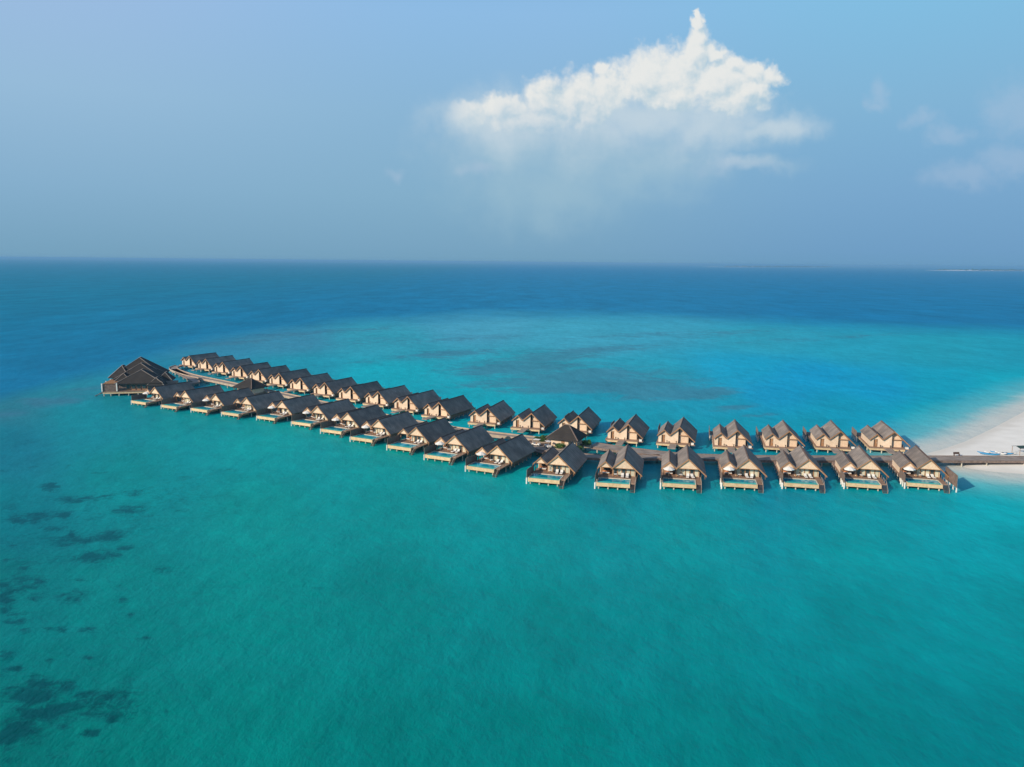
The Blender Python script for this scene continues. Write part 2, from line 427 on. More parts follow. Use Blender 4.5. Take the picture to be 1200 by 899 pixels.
# ------------------------------------------------------------------ small furniture on the decks
def make_parasol():
    root = empty('parasol')
    MB().tube((0, 0, 0.05), (0, 0, 2.75), 0.035).build('pole', M['curb'], root)
    MB().tube((0, 0, 0), (0, 0, 0.08), 0.3, 0.27, 12).build('base', M['dark_timber'], root)
    m = MB(); n = 8; r = 1.45
    top = [(0, 0, 2.8)]
    ring = [(r * math.cos(2 * math.pi * i / n + .39), r * math.sin(2 * math.pi * i / n + .39), 2.15) for i in range(n)]
    mid = [(r * .5 * math.cos(2 * math.pi * i / n + .39), r * .5 * math.sin(2 * math.pi * i / n + .39), 2.52) for i in range(n)]
    low = [(x * .99, y * .99, z - .16) for x, y, z in ring]
    vs = top + mid + ring + low
    fs = [(0, 1 + i, 1 + (i + 1) % n) for i in range(n)]
    fs += [(1 + i, 1 + n + i, 1 + n + (i + 1) % n, 1 + (i + 1) % n) for i in range(n)]
    fs += [(1 + n + i, 1 + 2 * n + i, 1 + 2 * n + (i + 1) % n, 1 + n + (i + 1) % n) for i in range(n)]
    m.add(vs, fs)
    m.build('canopy', M['fabric'], root)
    return root


def make_lounger():
    root = empty('sun_lounger')
    m = MB(); m.box(-0.33, -1.0, 0.25, 0.33, 0.35, 0.31)
    m.bar((-.30, .35, .3), (-.30, .95, .75), .05, .06); m.bar((.30, .35, .3), (.30, .95, .75), .05, .06)
    m.build('frame', M['timber'], root)
    for x in (-.28, .28):
        for y in (-.9, .3):
            MB().box(x - .03, y - .03, 0, x + .03, y + .03, .25).build('leg', M['timber'], root)
    m = MB(); m.box(-0.34, -1.0, 0.312, 0.34, 0.36, 0.42)
    m.prism_x([(0.361, 0.32), (0.96, 0.78), (0.90, 0.89), (0.361, 0.43)], -0.34, 0.34)
    m.build('cushion', M['fabric'], root)
    return root


def make_dining():
    root = empty('dining_table')
    MB().tube((0, 0, .70), (0, 0, .75), .48, .48, 16).build('tabletop', M['fabric'], root)
    MB().tube((0, 0, .03), (0, 0, .70), .05).build('leg', M['timber'], root)
    MB().tube((0, 0, 0), (0, 0, .03), .25, .25, 12).build('foot', M['timber'], root)
    return root


def make_daybed():
    root = empty('daybed')
    MB().box(-.9, -.45, .1, .9, .45, .3).build('frame', M['timber'], root)
    MB().box(-.87, -.42, .302, .87, .30, .46).build('cushion', M['fabric'], root)
    MB().box(-.87, .301, .302, .87, .44, .8).build('backrest', M['orange'], root)
    return root


# ------------------------------------------------------------------ villas in place
# (x, y) in the photograph of the outer front corner of the pool, and the villa's heading
front = [(154.5, 474.5, 28.5), (189.5, 479.5, 28.5), (224.5, 483.5, 28), (260.3, 488, 28), (301.5, 492.8, 28), (342.3, 499.5, 28),
         (376.5, 508.5, 27.5), (411.3, 518, 27.5), (454.4, 528, 27), (498.2, 539.5, 26), (546.6, 553.0, 25.5),
         (618.5, 567.3, 17.5), (698.8, 573.0, 11.5), (775.8, 573.5, 11.2), (847.3, 573.3, 12), (918.5, 573.3, 12.6),
         (991.0, 573.3, 14), (1062.0, 573.0, 15)]
para = {0, 2, 4, 5, 6, 7, 9, 10, 13, 14, 15, 16, 17}
protos = [make_front_villa(i) for i in range(3)]
used = set()
first_of = {}


def inst(proto_key, proto, loc, rz):
    if proto_key in used:
        o = copy_tree(proto)
    else:
        used.add(proto_key); o = proto
    o.location = loc; o.rotation_euler = (0, 0, rz)
    return o


P_par, P_lou, P_din, P_bed = make_parasol(), make_lounger(), make_dining(), make_daybed()
nF = len(front)
for i, (px, py, hd) in enumerate(front):
    base = W(px, py, 0.0)
    v = 0 if i in (5, 8, 11, 14) else (1 if i % 2 else 2)
    o = inst(('f', v), protos[v], base, -R(hd))
    k = nF - i
    nth = ORD[k] if i >= 9 else ORD[i + 1]
    ref = 'beach' if i >= 9 else 'pavilion'
    tone = 'with greyish tan roofs' if i >= 14 else 'with dark twin gables'
    tag(o, f'pool villa {tone}, {nth} of the near row from the {ref}', 'villa', 'pool villas of the near row')
    mat = Matrix.Translation(base) @ Matrix.Rotation(-R(hd), 4, 'Z')
    def at(x, y, z=DZ + 0.003):
        return mat @ Vector((x, y, z))
    where = f'{nth} pool villa from the {ref}'
    if i in para:
        q = inst('par', P_par, at(1.55, 5.35), -R(hd) + random.uniform(-.3, .3))
        tag(q, f'open white parasol on the deck of the {where}', 'parasol', 'white parasols on the pool decks')
    jx = random.uniform(-.3, .3)
    q = inst('din', P_din, at(4.3 + jx, 5.9), 0)
    tag(q, f'small round white table on the {where}', 'table', 'tables on the pool decks')
    for s in (0, 1):
        q = inst('lou', P_lou, at(6.0 + s * 1.15 + jx, 5.85), -R(hd) + random.uniform(-.25, .25))
        side = 'inner' if s == 0 else 'outer'
        tag(q, f'white sun lounger, {side} of the pair, {where}', 'sun lounger', 'sun loungers on the pool decks')
    q = inst('bed', P_bed, at(1.6, 8.2), -R(hd))
    tag(q, f'porch daybed with rust cushion at the {where}', 'daybed', 'porch daybeds')

back = [(213.5, 428.7, 29), (232.3, 432.5, 29), (251.6, 436.6, 29), (271.8, 441.7, 29), (292.8, 446, 29), (316, 450.7, 29),
        (340, 456.6, 28.5), (367.8, 462.5, 28.5), (397.3, 467.8, 28.5), (428.7, 473.6, 28.5), (462.2, 480, 28), (497.5, 487.5, 27.5),
        (551.3, 496.0, 18), (601.3, 502, 17.5), (655.3, 505.5, 17), (712.0, 515.8, 17), (771.3, 520, 16), (837.5, 524, 13.0),
        (897.5, 524.8, 12.7), (957.0, 525, 12.7), (1019.5, 525.5, 12.5)]
bprotos = [make_back_villa(0)]


def make_bollard():
    root = empty('path_lamp')
    MB().box(-.1, -.1, 0, .1, .1, .55).build('post', M['rubber'], root)
    MB().box(-.16, -.16, .551, .16, .16, .72).build('cap', M['dark_timber'], root)
    return root


P_bol = make_bollard()
nB = len(back)
links = []
for i, (px, py, hd) in enumerate(back):
    base = W(px, py, DZ - 0.6); base.z = 0
    o = inst('b', bprotos[0], base, -R(hd))
    k = nB - i
    nth = ORD[k] if i >= 11 else ORD[i + 1]
    ref = 'beach' if i >= 11 else 'seaward end'
    tone = 'with sunlit tan roof' if i >= 17 else 'with dark roof'
    tag(o, f'cream villa {tone}, {nth} of the far row from the {ref}', 'villa', 'villas of the far row showing their entrances')
    mat = Matrix.Translation(base) @ Matrix.Rotation(-R(hd), 4, 'Z')
    links.append((mat @ Vector((4.5, -1.3, DZ)), mat @ Vector((4.5, -7.0, DZ)), -R(hd)))
    if i >= 9:
        for j, x in enumerate((2.6, 5.3)):
            q = inst('bol', P_bol, mat @ Vector((x, -0.75, DZ + 0.003)), -R(hd))
            side = 'by the door' if j == 0 else 'by the wall slit'
            tag(q, f'dark lamp post {side}, {nth} far row villa from the {ref}', 'lamp', 'entrance lamp posts')

# ------------------------------------------------------------------ walkways


def smooth_line(pts, step=3.0):
    P = [Vector(p) for p in pts]
    out = []
    for i in range(len(P) - 1):
        p0 = P[max(i - 1, 0)]; p1 = P[i]; p2 = P[i + 1]; p3 = P[min(i + 2, len(P) - 1)]
        n = max(2, int((p2 - p1).length / step))
        for k in range(n):
            t = k / n
            out.append(0.5 * ((2 * p1) + (p2 - p0) * t + (2 * p0 - 5 * p1 + 4 * p2 - p3) * t * t + (3 * p1 - p0 - 3 * p2 + p3) * t ** 3))
    out.append(P[-1])
    return out


def ribbon(line, offs):
    """line of points swept by an (offset sideways, z) closed profile"""
    m = MB(); n = len(offs); vs = []; fs = []
    for i, p in enumerate(line):
        d = (line[min(i + 1, len(line) - 1)] - line[max(i - 1, 0)]); d.z = 0; d.normalize()
        s = Vector((d.y, -d.x, 0))
        for o, z in offs:
            vs.append((p.x + s.x * o, p.y + s.y * o, z))
    for i in range(len(line) - 1):
        for j in range(n):
            a = i * n + j; b = i * n + (j + 1) % n
            fs.append((a, b, b + n, a + n))
    fs.append(tuple(range(n))); fs.append(tuple(reversed(range((len(line) - 1) * n, len(line) * n))))
    return m.add(vs, fs)


def walkway(name, pts, width, label, post_step, kerb=0.28, kmat='curb'):
    root = empty(name, (0, 0, 0)); tag(root, label=label, kind='structure')
    line = smooth_line(pts)
    w = width / 2
    ribbon(line, [(-w, DZ - 0.3), (-w, DZ), (w, DZ), (w, DZ - 0.3)]).build('deck', M['walk'], root)
    for s in (-1, 1):
        a, b = sorted((s * (w + 0.004), s * (w + 0.2)))
        ribbon(line, [(a, DZ - 0.55), (a, DZ + kerb), (b, DZ + kerb), (b, DZ - 0.55)]).build('kerb', M[kmat], root)
    acc = 0.0; last = line[0]; cnt = 0
    for i in range(1, len(line)):
        acc += (line[i] - last).length; last = line[i]
        if acc >= post_step and cnt < 94:
            acc = 0
            d = (line[i] - line[i - 1]); d.z = 0; d.normalize(); s = Vector((d.y, -d.x, 0))
            for sg in (-1, 1):
                p = line[i] + s * sg * (w - 0.15)
                MB().tube((p.x, p.y, -1.5), (p.x, p.y, DZ - 0.31), 0.19).build('stilt', M['post'], root); cnt += 1
    return line


def WP(*a):
    return [W(x, y, DZ) for x, y in a]


beach_line = walkway('walkway', WP((1290, 539), (1180, 537.5), (1080, 537.3), (1000, 537.3), (920, 537.0), (860, 536.2), (800, 534), (760, 530), (720, 525), (694, 521)), 5.2,
        'broad boardwalk on stilts from the white beach past the villas to the junction', 7.0, 0.12, 'screen')
sea_line = walkway('walkway', WP((690, 520.5), (655, 517.0), (610, 512.5), (560, 506.5), (500, 497.5), (440, 485.5), (380, 473), (330, 462), (290, 454), (262, 448), (240, 443.5), (222, 439.5), (207, 434.5), (203, 431), (210, 428.5)), 3.4,
        'narrow curving boardwalk on stilts along the entrances of the far row', 9.0, 0.35)
near_line = walkway('walkway', WP((775, 535), (735, 535.5), (690, 534.5), (655, 529), (625, 522.5), (600, 516)), 4.0,
        'lower boardwalk branch behind the pool villas beside the junction hut', 7.0, 0.12, 'screen')
for i, (a, b, rz) in enumerate(links):
    o = MB().box(-1.0, -5.6, -0.28, 1.0, -0.01, -0.03).build('gangway', M['walk'])
    o.location = a; o.rotation_euler = (0, 0, rz)
    k = nB - i
    nth = ORD[k] if i >= 11 else ORD[i + 1]
    ref = 'beach' if i >= 11 else 'seaward end'
    tag(o, f'boarded gangway to the {nth} far row villa from the {ref}', 'gangway', 'gangways to the entrances')
fb = []
for i, (px, py, hd) in enumerate(front):
    base = W(px, py, 0.0)
    mat = Matrix.Translation(base) @ Matrix.Rotation(-R(hd), 4, 'Z')
    a = mat @ Vector((4.5, 20.65, DZ))
    if i >= 12:
        o = MB().box(-0.9, 0.0, -0.28, 0.9, 4.0 if i < 14 else 2.2, -0.03).build('gangway', M['walk'])
        o.location = a; o.rotation_euler = (0, 0, -R(hd))
        tag(o, f'short boarded gangway behind the {ORD[nF - i]} pool villa from the beach', 'gangway', 'gangways behind the pool villas')


# ------------------------------------------------------------------ junction: huts, planting, buggies
def hip_roof(m, cx, cy, w, d, z0, z1, ridge=0.0, ax='x', th=0.2):
    hx, hy = w / 2, d / 2
    rx, ry = (ridge / 2, 0) if ax == 'x' else (0, ridge / 2)
    vs = [(cx - hx, cy - hy, z0), (cx + hx, cy - hy, z0), (cx + hx, cy + hy, z0), (cx - hx, cy + hy, z0)]
    vs += [(x, y, z - th) for x, y, z in vs[:4]]
    vs += [(cx - rx, cy - ry, z1), (cx + rx, cy + ry, z1)]
    if ax == 'x':
        fs = [(0, 1, 9, 8), (1, 2, 9), (2, 3, 8, 9), (3, 0, 8)]
    else:
        fs = [(0, 1, 8), (1, 2, 9, 8), (2, 3, 9), (3, 0, 8, 9)]
    fs += [(4, 7, 6, 5), (0, 4, 5, 1), (1, 5, 6, 2), (2, 6, 7, 3), (3, 7, 4, 0)]
    m.add(vs, fs)
    return vs[:4], vs[8], vs[9]


def hip_caps(root, cor, r0, r1, ax='x', mt='screen'):
    m = MB()
    pairs = [(cor[0], r0), (cor[3], r0), (cor[1], r1), (cor[2], r1)] if ax == 'x' else [(cor[0], r0), (cor[1], r0), (cor[2], r1), (cor[3], r1)]
    for a, b in pairs:
        m.bar((a[0], a[1], a[2] + .06), (b[0], b[1], b[2] + .06), .28, .14)
    if (Vector(r0) - Vector(r1)).length > .2:
        m.bar((*r0[:2], r0[2] + .06), (*r1[:2], r1[2] + .06), .28, .16)
    return m.build('hip_cap', M[mt], root)


def hut(name, loc, rz, w, d, eave, top, label):
    root = empty(name, loc, rz)
    tag(root, label, 'hut')
    MB().box(-w / 2, -d / 2, -0.35, w / 2, d / 2, 0).build('platform', M['deck'], root)
    hw, hd_ = w / 2 - 1.1, d / 2 - 1.1
    MB().box(-hw, -hd_, 0.002, hw, hd_, eave - 0.05).build('wall', M['cream'], root)
    dd = MB().box(-0.5, -hd_ - 0.06, 0.02, 0.5, -hd_ - 0.003, 2.1).build('door', M['timber'], root)
    MB().box(hw * .45, -hd_ - 0.05, 0.9, hw * .8, -hd_ - 0.003, 1.8).build('window', M['glass'], root)
    m = MB(); c, a, b = hip_roof(m, 0, 0, w + .3, d + .3, eave, top, 1.2)
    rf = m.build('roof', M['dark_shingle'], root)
    hip_caps(rf, c, a, b)
    for x in (-w / 2 + .3, w / 2 - .3):
        for y in (-d / 2 + .3, d / 2 - .3):
            MB().tube((x, y, -3.0), (x, y, -0.36), .18).build('stilt', M['post'], root)
            MB().box(x - .08, y - .08, 0.002, x + .08, y + .08, eave - 0.02).build('pillar', M['timber'], root)
    return root


hut('junction_hut', W(664, 521.5, DZ - 0.05), R(-24), 9.5, 8.5, 2.5, 6.0, 'square hut with dark hipped roof at the boardwalk junction')
hut('service_hut', W(294, 459.5, DZ - 0.05), R(-30), 10.5, 8.5, 2.2, 5.6, 'small pale hut with dark hipped roof between the two villa rows')
pl = [W(612, 517.5, DZ - .06), W(636, 513.5, DZ - .06), W(652, 521.5, DZ - .06), W(636, 531.0, DZ - .06), W(618, 527, DZ - .06)]
m = MB(); n = len(pl)
m.add([tuple(p) for p in pl] + [(p.x, p.y, p.z - .35) for p in pl],
      [tuple(range(n)), tuple(reversed(range(n, 2 * n)))] + [(i, i + n, (i + 1) % n + n, (i + 1) % n) for i in range(n)])
tag(m.build('boardwalk_plaza', M['dark_timber']), label='dark boarded square where the boardwalks meet', kind='structure')


def shrub(loc, rx, ry, h, label, n=700):
    root = empty('shrub', loc)
    tag(root, label, 'shrub', 'shrubs at the junction')
    m = MB(); rnd = random.Random(int(loc.x * 10))
    cl = [(rnd.uniform(-rx, rx) * .7, rnd.uniform(-ry, ry) * .7, h * rnd.uniform(.35, .75), rnd.uniform(.45, .9)) for _ in range(12)]
    for _ in range(n):
        c = rnd.choice(cl)
        t, u = rnd.uniform(0, 6.283), rnd.uniform(-.6, 1)
        q = math.sqrt(max(0, 1 - u * u))
        p = Vector((c[0] + q * math.cos(t) * c[3], c[1] + q * math.sin(t) * c[3], c[2] + u * c[3] * .7))
        a = Vector((rnd.gauss(0, 1), rnd.gauss(0, 1), rnd.gauss(0, 1))).normalized() * .2
        b = a.orthogonal().normalized() * .09
        m.add([p - a, p + b, p + a, p - b], [(0, 1, 2, 3)])
    m.build('foliage', M['leaf'], root)
    s = MB()
    for c in cl[:6]:
        s.tube((c[0] * .3, c[1] * .3, 0), (c[0], c[1], c[2]), .06, .03, 6)
    s.build('stems', M['dark_timber'], root)
    MB().box(-rx, -ry, -.3, rx, ry, .25).build('planter', M['curb'], root)


shrub(W(634, 517.5, DZ), 2.6, 1.7, 1.7, 'broad bright green shrub bed beside the far boardwalk', 1500)
shrub(W(656, 526.2, DZ), 1.2, .9, 1.5, 'small green shrub in front of the junction hut')
shrub(W(688, 522.5, DZ), 1.1, 1.4, 1.8, 'dark green shrub behind the junction hut by the boardwalk turn')
shrub(W(677, 528.5, DZ), 1.0, .8, 1.2, 'low green shrub between the junction hut and the lower boardwalk')


def make_buggy():
    root = empty('golf_buggy')
    m = MB(); m.prism_x([(-1.2, .3), (1.15, .3), (1.2, .62), (.75, .9), (.55, .55), (-.5, .55), (-.55, .8), (-1.2, .8)], -.6, .6)
    m.build('body', M['fabric'], root)
    MB().box(-.62, -1.15, 1.85, .62, .75, 1.92).build('canopy', M['fabric'], root)
    m = MB()
    for x in (-.55, .55):
        m.tube((x, -1.0, .8), (x, -.95, 1.85), .03); m.tube((x, .8, .85), (x, .6, 1.85), .03)
    m.build('canopy_frame', M['rubber'], root)
    MB().box(-.55, -.5, .552, .55, .0, .72).build('seat', M['timber'], root)
    for x in (-.58, .58):
        for y in (-.8, .8):
            MB().tube((x - .08, y, .25), (x + .08, y, .25), .25, .25, 12).build('wheel', M['rubber'], root)
    return root


bug = make_buggy()
for j, (px, py, rz, lab) in enumerate([(628.5, 522.3, 60, 'white golf buggy parked beside the broad shrub bed'),
                                       (642, 524.5, 20, 'white golf buggy parked beside the junction hut'),
                                       (526, 501.6, 50, 'white golf buggy on the boardwalk behind the pool villas')]):
    o = bug if j == 0 else copy_tree(bug)
    o.location = W(px, py, DZ + .003); o.rotation_euler = (0, 0, R(rz))
    tag(o, lab, 'golf buggy', 'golf buggies')

# ------------------------------------------------------------------ overwater pavilion (large hipped roofs)
pb = W(165, 463.5, 0)
pav = empty('overwater_pavilion', pb, R(12))
tag(pav, 'large overwater pavilion with three dark overlapping hipped roofs and fenced deck', 'pavilion')
MB().box(-14.0, 0, DZ - 0.1, 9, 26, DZ + .3).build('deck', M['deck'], pav)
MB().box(-13.9, .1, DZ - 0.7, 8.9, 25.9, DZ - .102).build('edge_beam', M['fascia'], pav)
for x in (-13.5, -11, -8, -4.5, -1, 2.5, 6, 8.6):
    for y in (.4, 9, 18, 25.5):
        MB().tube((x, y, -1.5), (x, y, DZ - .15), .2).build('stilt', M['post'], pav)
z = DZ + .3


def pav_wing(cx, cy, w, d, eave, top, wall=True, nm='roof'):
    m = MB(); c, a, b = hip_roof(m, cx, cy, w, d, eave, top, 2.5, 'y')
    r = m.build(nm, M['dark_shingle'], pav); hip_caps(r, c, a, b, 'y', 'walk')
    if wall:
        MB().box(cx - w / 2 + 1.3, cy - d / 2 + 1.3, z + .002, cx + w / 2 - 1.3, cy + d / 2 - 1.3, eave - .22).build('wall', M['screen'], pav)


pav_wing(-.6, 7.0, 18, 13, 4.8, 9.6)
pav_wing(-2.6, 14.5, 19, 13, 5.4, 11.3)
pav_wing(-4.6, 21.5, 20, 12.5, 6.0, 12.8)
pav_wing(-11.0, 19.0, 8, 14, 5.6, 9.8)
pav_wing(5.6, 3.4, 6.5, 6.2, 3.9, 6.7, False)
pav_wing(-8.0, 9.5, 6.5, 7.5, 4.7, 7.9, False)
pav_wing(7.2, 12.0, 6.0, 7.0, 4.6, 7.6, False)
for k in range(6):
    x = -5.6 + k * 1.95
    f = MB().box(x, 1.6, z, x + 1.5, 1.7, z + 2.3).build('window', M['timber'], pav)
    MB().box(x + .12, 1.55, z + .6, x + 1.38, 1.598, z + 2.1).build('pane', M['glass'], f)
m = MB()
x = -13.9
while x < -8.6:
    m.box(x, .1, z, x + .2, .2, z + 2.7); x += .3
y = .3
while y < 16:
    m.box(-14.0, y, z, -13.9, y + .2, z + 2.9); y += .3
m.build('slatted_fence', M['screen'], pav)
m = MB()
for k in range(12):
    m.box(-13.8, 1.2 + k * .95, z + 2.9, -9.7, 1.32 + k * .95, z + 3.1)
m.build('pergola_beams', M['timber'], pav)
for (x, y) in ((-14.0, 0.0), (-14.1, 6), (-14.1, 12), (-8.6, .0)):
    MB().box(x - .2, y - .2, z, x + .2, y + .2, z + 3.2).build('fence_post', M['white_post'], pav)
for k in range(3):
    MB().bar((-14.1, 2 + k * 5.5, DZ - .2), (-17.5, 1.2 + k * 5.5, -.2), .9, .16).build('ramp', M['dark_timber'], pav)
MB().box(9.05, 6, DZ - .1, 13.5, 9.5, DZ + .12).build('side_deck', M['walk'], pav)
pav_line = walkway('walkway', [pav.matrix_basis @ Vector((10, 19, DZ)), pav.matrix_basis @ Vector((17, 22, DZ)), W(203, 432.5, DZ)], 3.0,
        'short boardwalk joining the overwater pavilion to the far row', 6.0, .12, 'screen')

# ------------------------------------------------------------------ lone privacy fence beside the last villa
fa, fb_ = W(1108.3, 567.5), W(1119.6, 577.0)
dv = (fb_ - fa); ln = dv.length; ang = math.atan2(dv.y, dv.x)
fr = empty('privacy_fence', fa, ang)
tag(fr, 'tall brown slatted fence on white posts in the water beside the beach end villa', 'fence')
m = MB(); x = -1.0
while x < ln + .4:
    m.box(x, -.05, 1.25, x + .16, .05, 4.3); x += .2
m.box(-1.0, -.12, 3.9, ln + .5, -.052, 4.05); m.box(-1.0, -.12, 1.5, ln + .5, -.052, 1.65)
m.build('slatted_panel', M['screen'], fr)
for k in range(4):
    x = ln * k / 3
    MB().tube((x, .18, -1.5), (x, .18, 2.1), .17).build('post', M['white_post'], fr)


# ------------------------------------------------------------------ signed distance helper (numpy)
def sd_poly(X, Y, poly):
    """negative inside"""
    n = len(poly)
    d = np.full(X.shape, 1e18)
    inside = np.zeros(X.shape, bool)
    for i in range(n):
        x0, y0 = poly[i]; x1, y1 = poly[(i + 1) % n]
        ex, ey = x1 - x0, y1 - y0
        t = np.clip(((X - x0) * ex + (Y - y0) * ey) / (ex * ex + ey * ey + 1e-9), 0, 1)
        d = np.minimum(d, (X - x0 - t * ex) ** 2 + (Y - y0 - t * ey) ** 2)
        c = ((y0 > Y) != (y1 > Y)) & (X < (x1 - x0) * (Y - y0) / (y1 - y0 + 1e-12) + x0)
        inside ^= c
    d = np.sqrt(d)
    return np.where(inside, -d, d)


sand_px = [(1086, 531.5), (1105, 526.5), (1132, 517.0), (1162, 502.5), (1200, 482.5), (1260, 455), (1400, 430), (1600, 440), (1600, 640),
           (1330, 580), (1250, 562), (1200, 555.5), (1165, 553), (1134, 549), (1108, 540)]
sand_w = [(W(a, b).x, W(a, b).y) for a, b in sand_px]

# ------------------------------------------------------------------ beach
xs = np.arange(85, 420, 2.0); ys = np.arange(110, 420, 2.0)
GX, GY = np.meshgrid(xs, ys)
sd = sd_poly(GX, GY, sand_w)
rg = np.random.RandomState(3)
ph = rg.rand(6, 3) * 6.28
und = sum(np.sin(GX * .05 * (k + 1) + ph[k, 0]) * np.sin(GY * .06 * (k + 1) + ph[k, 1]) / (k + 1) for k in range(5))
h = np.clip(-sd * 0.06, -1.2, .85) + und * .07 * np.clip(-sd / 15, 0, 1)
vs = np.stack([GX.ravel(), GY.ravel(), h.ravel()], 1)
nx_, ny_ = len(xs), len(ys)
fs = [(j * nx_ + i, j * nx_ + i + 1, (j + 1) * nx_ + i + 1, (j + 1) * nx_ + i) for j in range(ny_ - 1) for i in range(nx_ - 1)
      if h[j:j + 2, i:i + 2].max() > -1.1]
me = bpy.data.meshes.new('beach'); me.from_pydata([tuple(v) for v in vs], [], fs); me.materials.append(M['sand'])
for p in me.polygons: p.use_smooth = True
o = bpy.data.objects.new('beach', me); col.objects.link(o)
tag(o, label='white coral sand spit reaching under the boardwalk', kind='structure')


# boats and beach things
def make_kayak(mat):
    root = empty('kayak')
    m = MB(); ns, nr = 13, 10; L_ = 2.3
    vs = []
    for i in range(ns):
        t = -1 + 2 * i / (ns - 1)
        w = .40 * (1 - abs(t) ** 2.4) + .01; dpt = .26 * (1 - abs(t) ** 3) + .02; zz = .28 + .14 * abs(t) ** 3
        for j in range(nr):
            a = math.pi * 2 * j / nr
            vs.append((math.cos(a) * w, t * L_, zz + (math.sin(a) * (dpt if math.sin(a) < 0 else .09))))
    fs = [(i * nr + j, i * nr + (j + 1) % nr, (i + 1) * nr + (j + 1) % nr, (i + 1) * nr + j) for i in range(ns - 1) for j in range(nr)]
    fs += [tuple(range(nr)), tuple(reversed(range((ns - 1) * nr, ns * nr)))]
    m.add(vs, fs); m.build('hull', mat, root, True)
    MB().tube((0, -.2, .34), (0, -.2, .385), .26, .24, 12).build('cockpit', M['rubber'], root)
    return root


ky = [(1158.5, 533.2, 62, 'blue'), (1166.5, 533.0, 70, 'fabric'), (1173.5, 532.6, 64, 'blue'), (1178.5, 532.9, 78, 'fabric')]
kp = {}
labs = ['blue kayak on the sand by the boardwalk, farthest towards the villas', 'white kayak on the sand next to the end blue kayak',
        'blue kayak on the sand between the two white kayaks', 'white kayak on the sand nearest the dark shade canopy']
for j, (px, py, rz, mt) in enumerate(ky):
    if mt not in kp:
        kp[mt] = make_kayak(M[mt]); o = kp[mt]
    else:
        o = copy_tree(kp[mt])
    o.location = W(px, py, .80); o.rotation_euler = (0, 0, R(rz)); o.scale = (1.5, 1.25, 1.6)
    tag(o, labs[j], 'kayak', 'kayaks on the beach')
can = empty('shade_canopy', W(1199, 532.5, .8), R(8))
tag(can, 'dark green flat shade canopy on posts over the white beach', 'canopy')
MB().prism_x([(-1.6, 2.1), (0, 2.5), (1.6, 2.1), (1.6, 2.2), (0, 2.62), (-1.6, 2.2)], -2.6, 2.6).build('cover', M['darkgreen'], can)
for x in (-2.4, 2.4):
    for y in (-1.4, 1.4):
        MB().tube((x, y, -.1), (x, y, 2.1), .06).build('pole', M['timber'], can)
dk = empty('beach_bench', W(1121, 533.6, .7), R(4))
tag(dk, 'dark timber bench at the sand tip by the boardwalk', 'bench')
MB().box(-.9, -.25, .4, .9, .25, .47).build('seat', M['dark_timber'], dk)
for x in (-.75, .75):
    MB().box(x - .05, -.22, -.1, x + .05, .22, .4).build('leg', M['dark_timber'], dk)
MB().box(-.9, .22, .472, .9, .28, .9).build('backrest', M['dark_timber'], dk)

# ------------------------------------------------------------------ far islands
def island(px0, px1, py, label, hgt, seed):
    a, b = W(px0, py), W(px1, py)
    c = (a + b) / 2; ln = (b - a).length
    rnd = np.random.RandomState(seed)
    n = 90
    # flat sand base
    m = MB()
    ring = []
    for k in range(48):
        t = 2 * math.pi * k / 48
        rr = 1 + .12 * math.sin(3 * t + seed) + .06 * math.sin(7 * t)
        ring.append((math.cos(t) * ln / 2 * rr, math.sin(t) * ln * .07 * rr, -1.0))
    top = [(x * .93, y * .9, 1.3) for x, y, z in ring]
    vs = ring + top; fs = [(i, (i + 1) % 48, (i + 1) % 48 + 48, i + 48) for i in range(48)] + [tuple(range(48, 96))]
    m.add(vs, fs)
    o = m.build('island', M['sand']); o.location = (c.x, c.y, 0); o.rotation_euler = (0, 0, math.atan2((b - a).y, (b - a).x))
    tag(o, label=label, kind='structure')
    g = MB(); r2 = random.Random(seed)
    for k in range(520):
        x = r2.uniform(-.42, .47) * ln
        if seed == 5 and abs(x - .06 * ln) < ln * .035: continue
        y = -.072 * ln * r2.choice((1, 1, .6, -.3)) * (1 - (2 * x / ln) ** 2) ** .5
        hh = hgt * r2.uniform(.45, 1.0) * (1 - abs(2 * x / ln) ** 6) * (.75 + .25 * math.sin(x * .011 + seed))
        s = r2.uniform(12, 26)
        vv = []
        for q in range(6):
            t = q * 1.047 + r2.uniform(-.3, .3)
            vv.append((x + math.cos(t) * s * r2.uniform(.7, 1.2), y + math.sin(t) * s, 4 + hh * r2.uniform(.45, .7)))
        vv += [(x + r2.uniform(-4, 4), y, 4 + hh), (x, y, 2)]
        g.add(vv, [(i, (i + 1) % 6, 6) for i in range(6)] + [((i + 1) % 6, i, 7) for i in range(6)])
    w = g.build('woods', M['palm'], None)
    w.location = o.location; w.rotation_euler = o.rotation_euler
    return w


w1 = island(1082, 1300, 317.0, 'low sandy island on the horizon beyond the beach', 26, 3)
tag(w1, 'dark palm woods covering the far island beyond the beach', 'woods', kind='stuff')
w2 = island(842, 966, 313.0, 'faint sandy island on the horizon under the big cloud', 34, 5)
tag(w2, 'faint palm woods covering the far island under the big cloud', 'woods', kind='stuff')

# ------------------------------------------------------------------ the sea
# colour of the water body at places found in the photograph (linear albedo), spread over the sea by distance weighting
def lin(c):
    c = np.array(c) / 255.0
    return np.where(c <= .04045, c / 12.92, ((c + .055) / 1.055) ** 2.4)


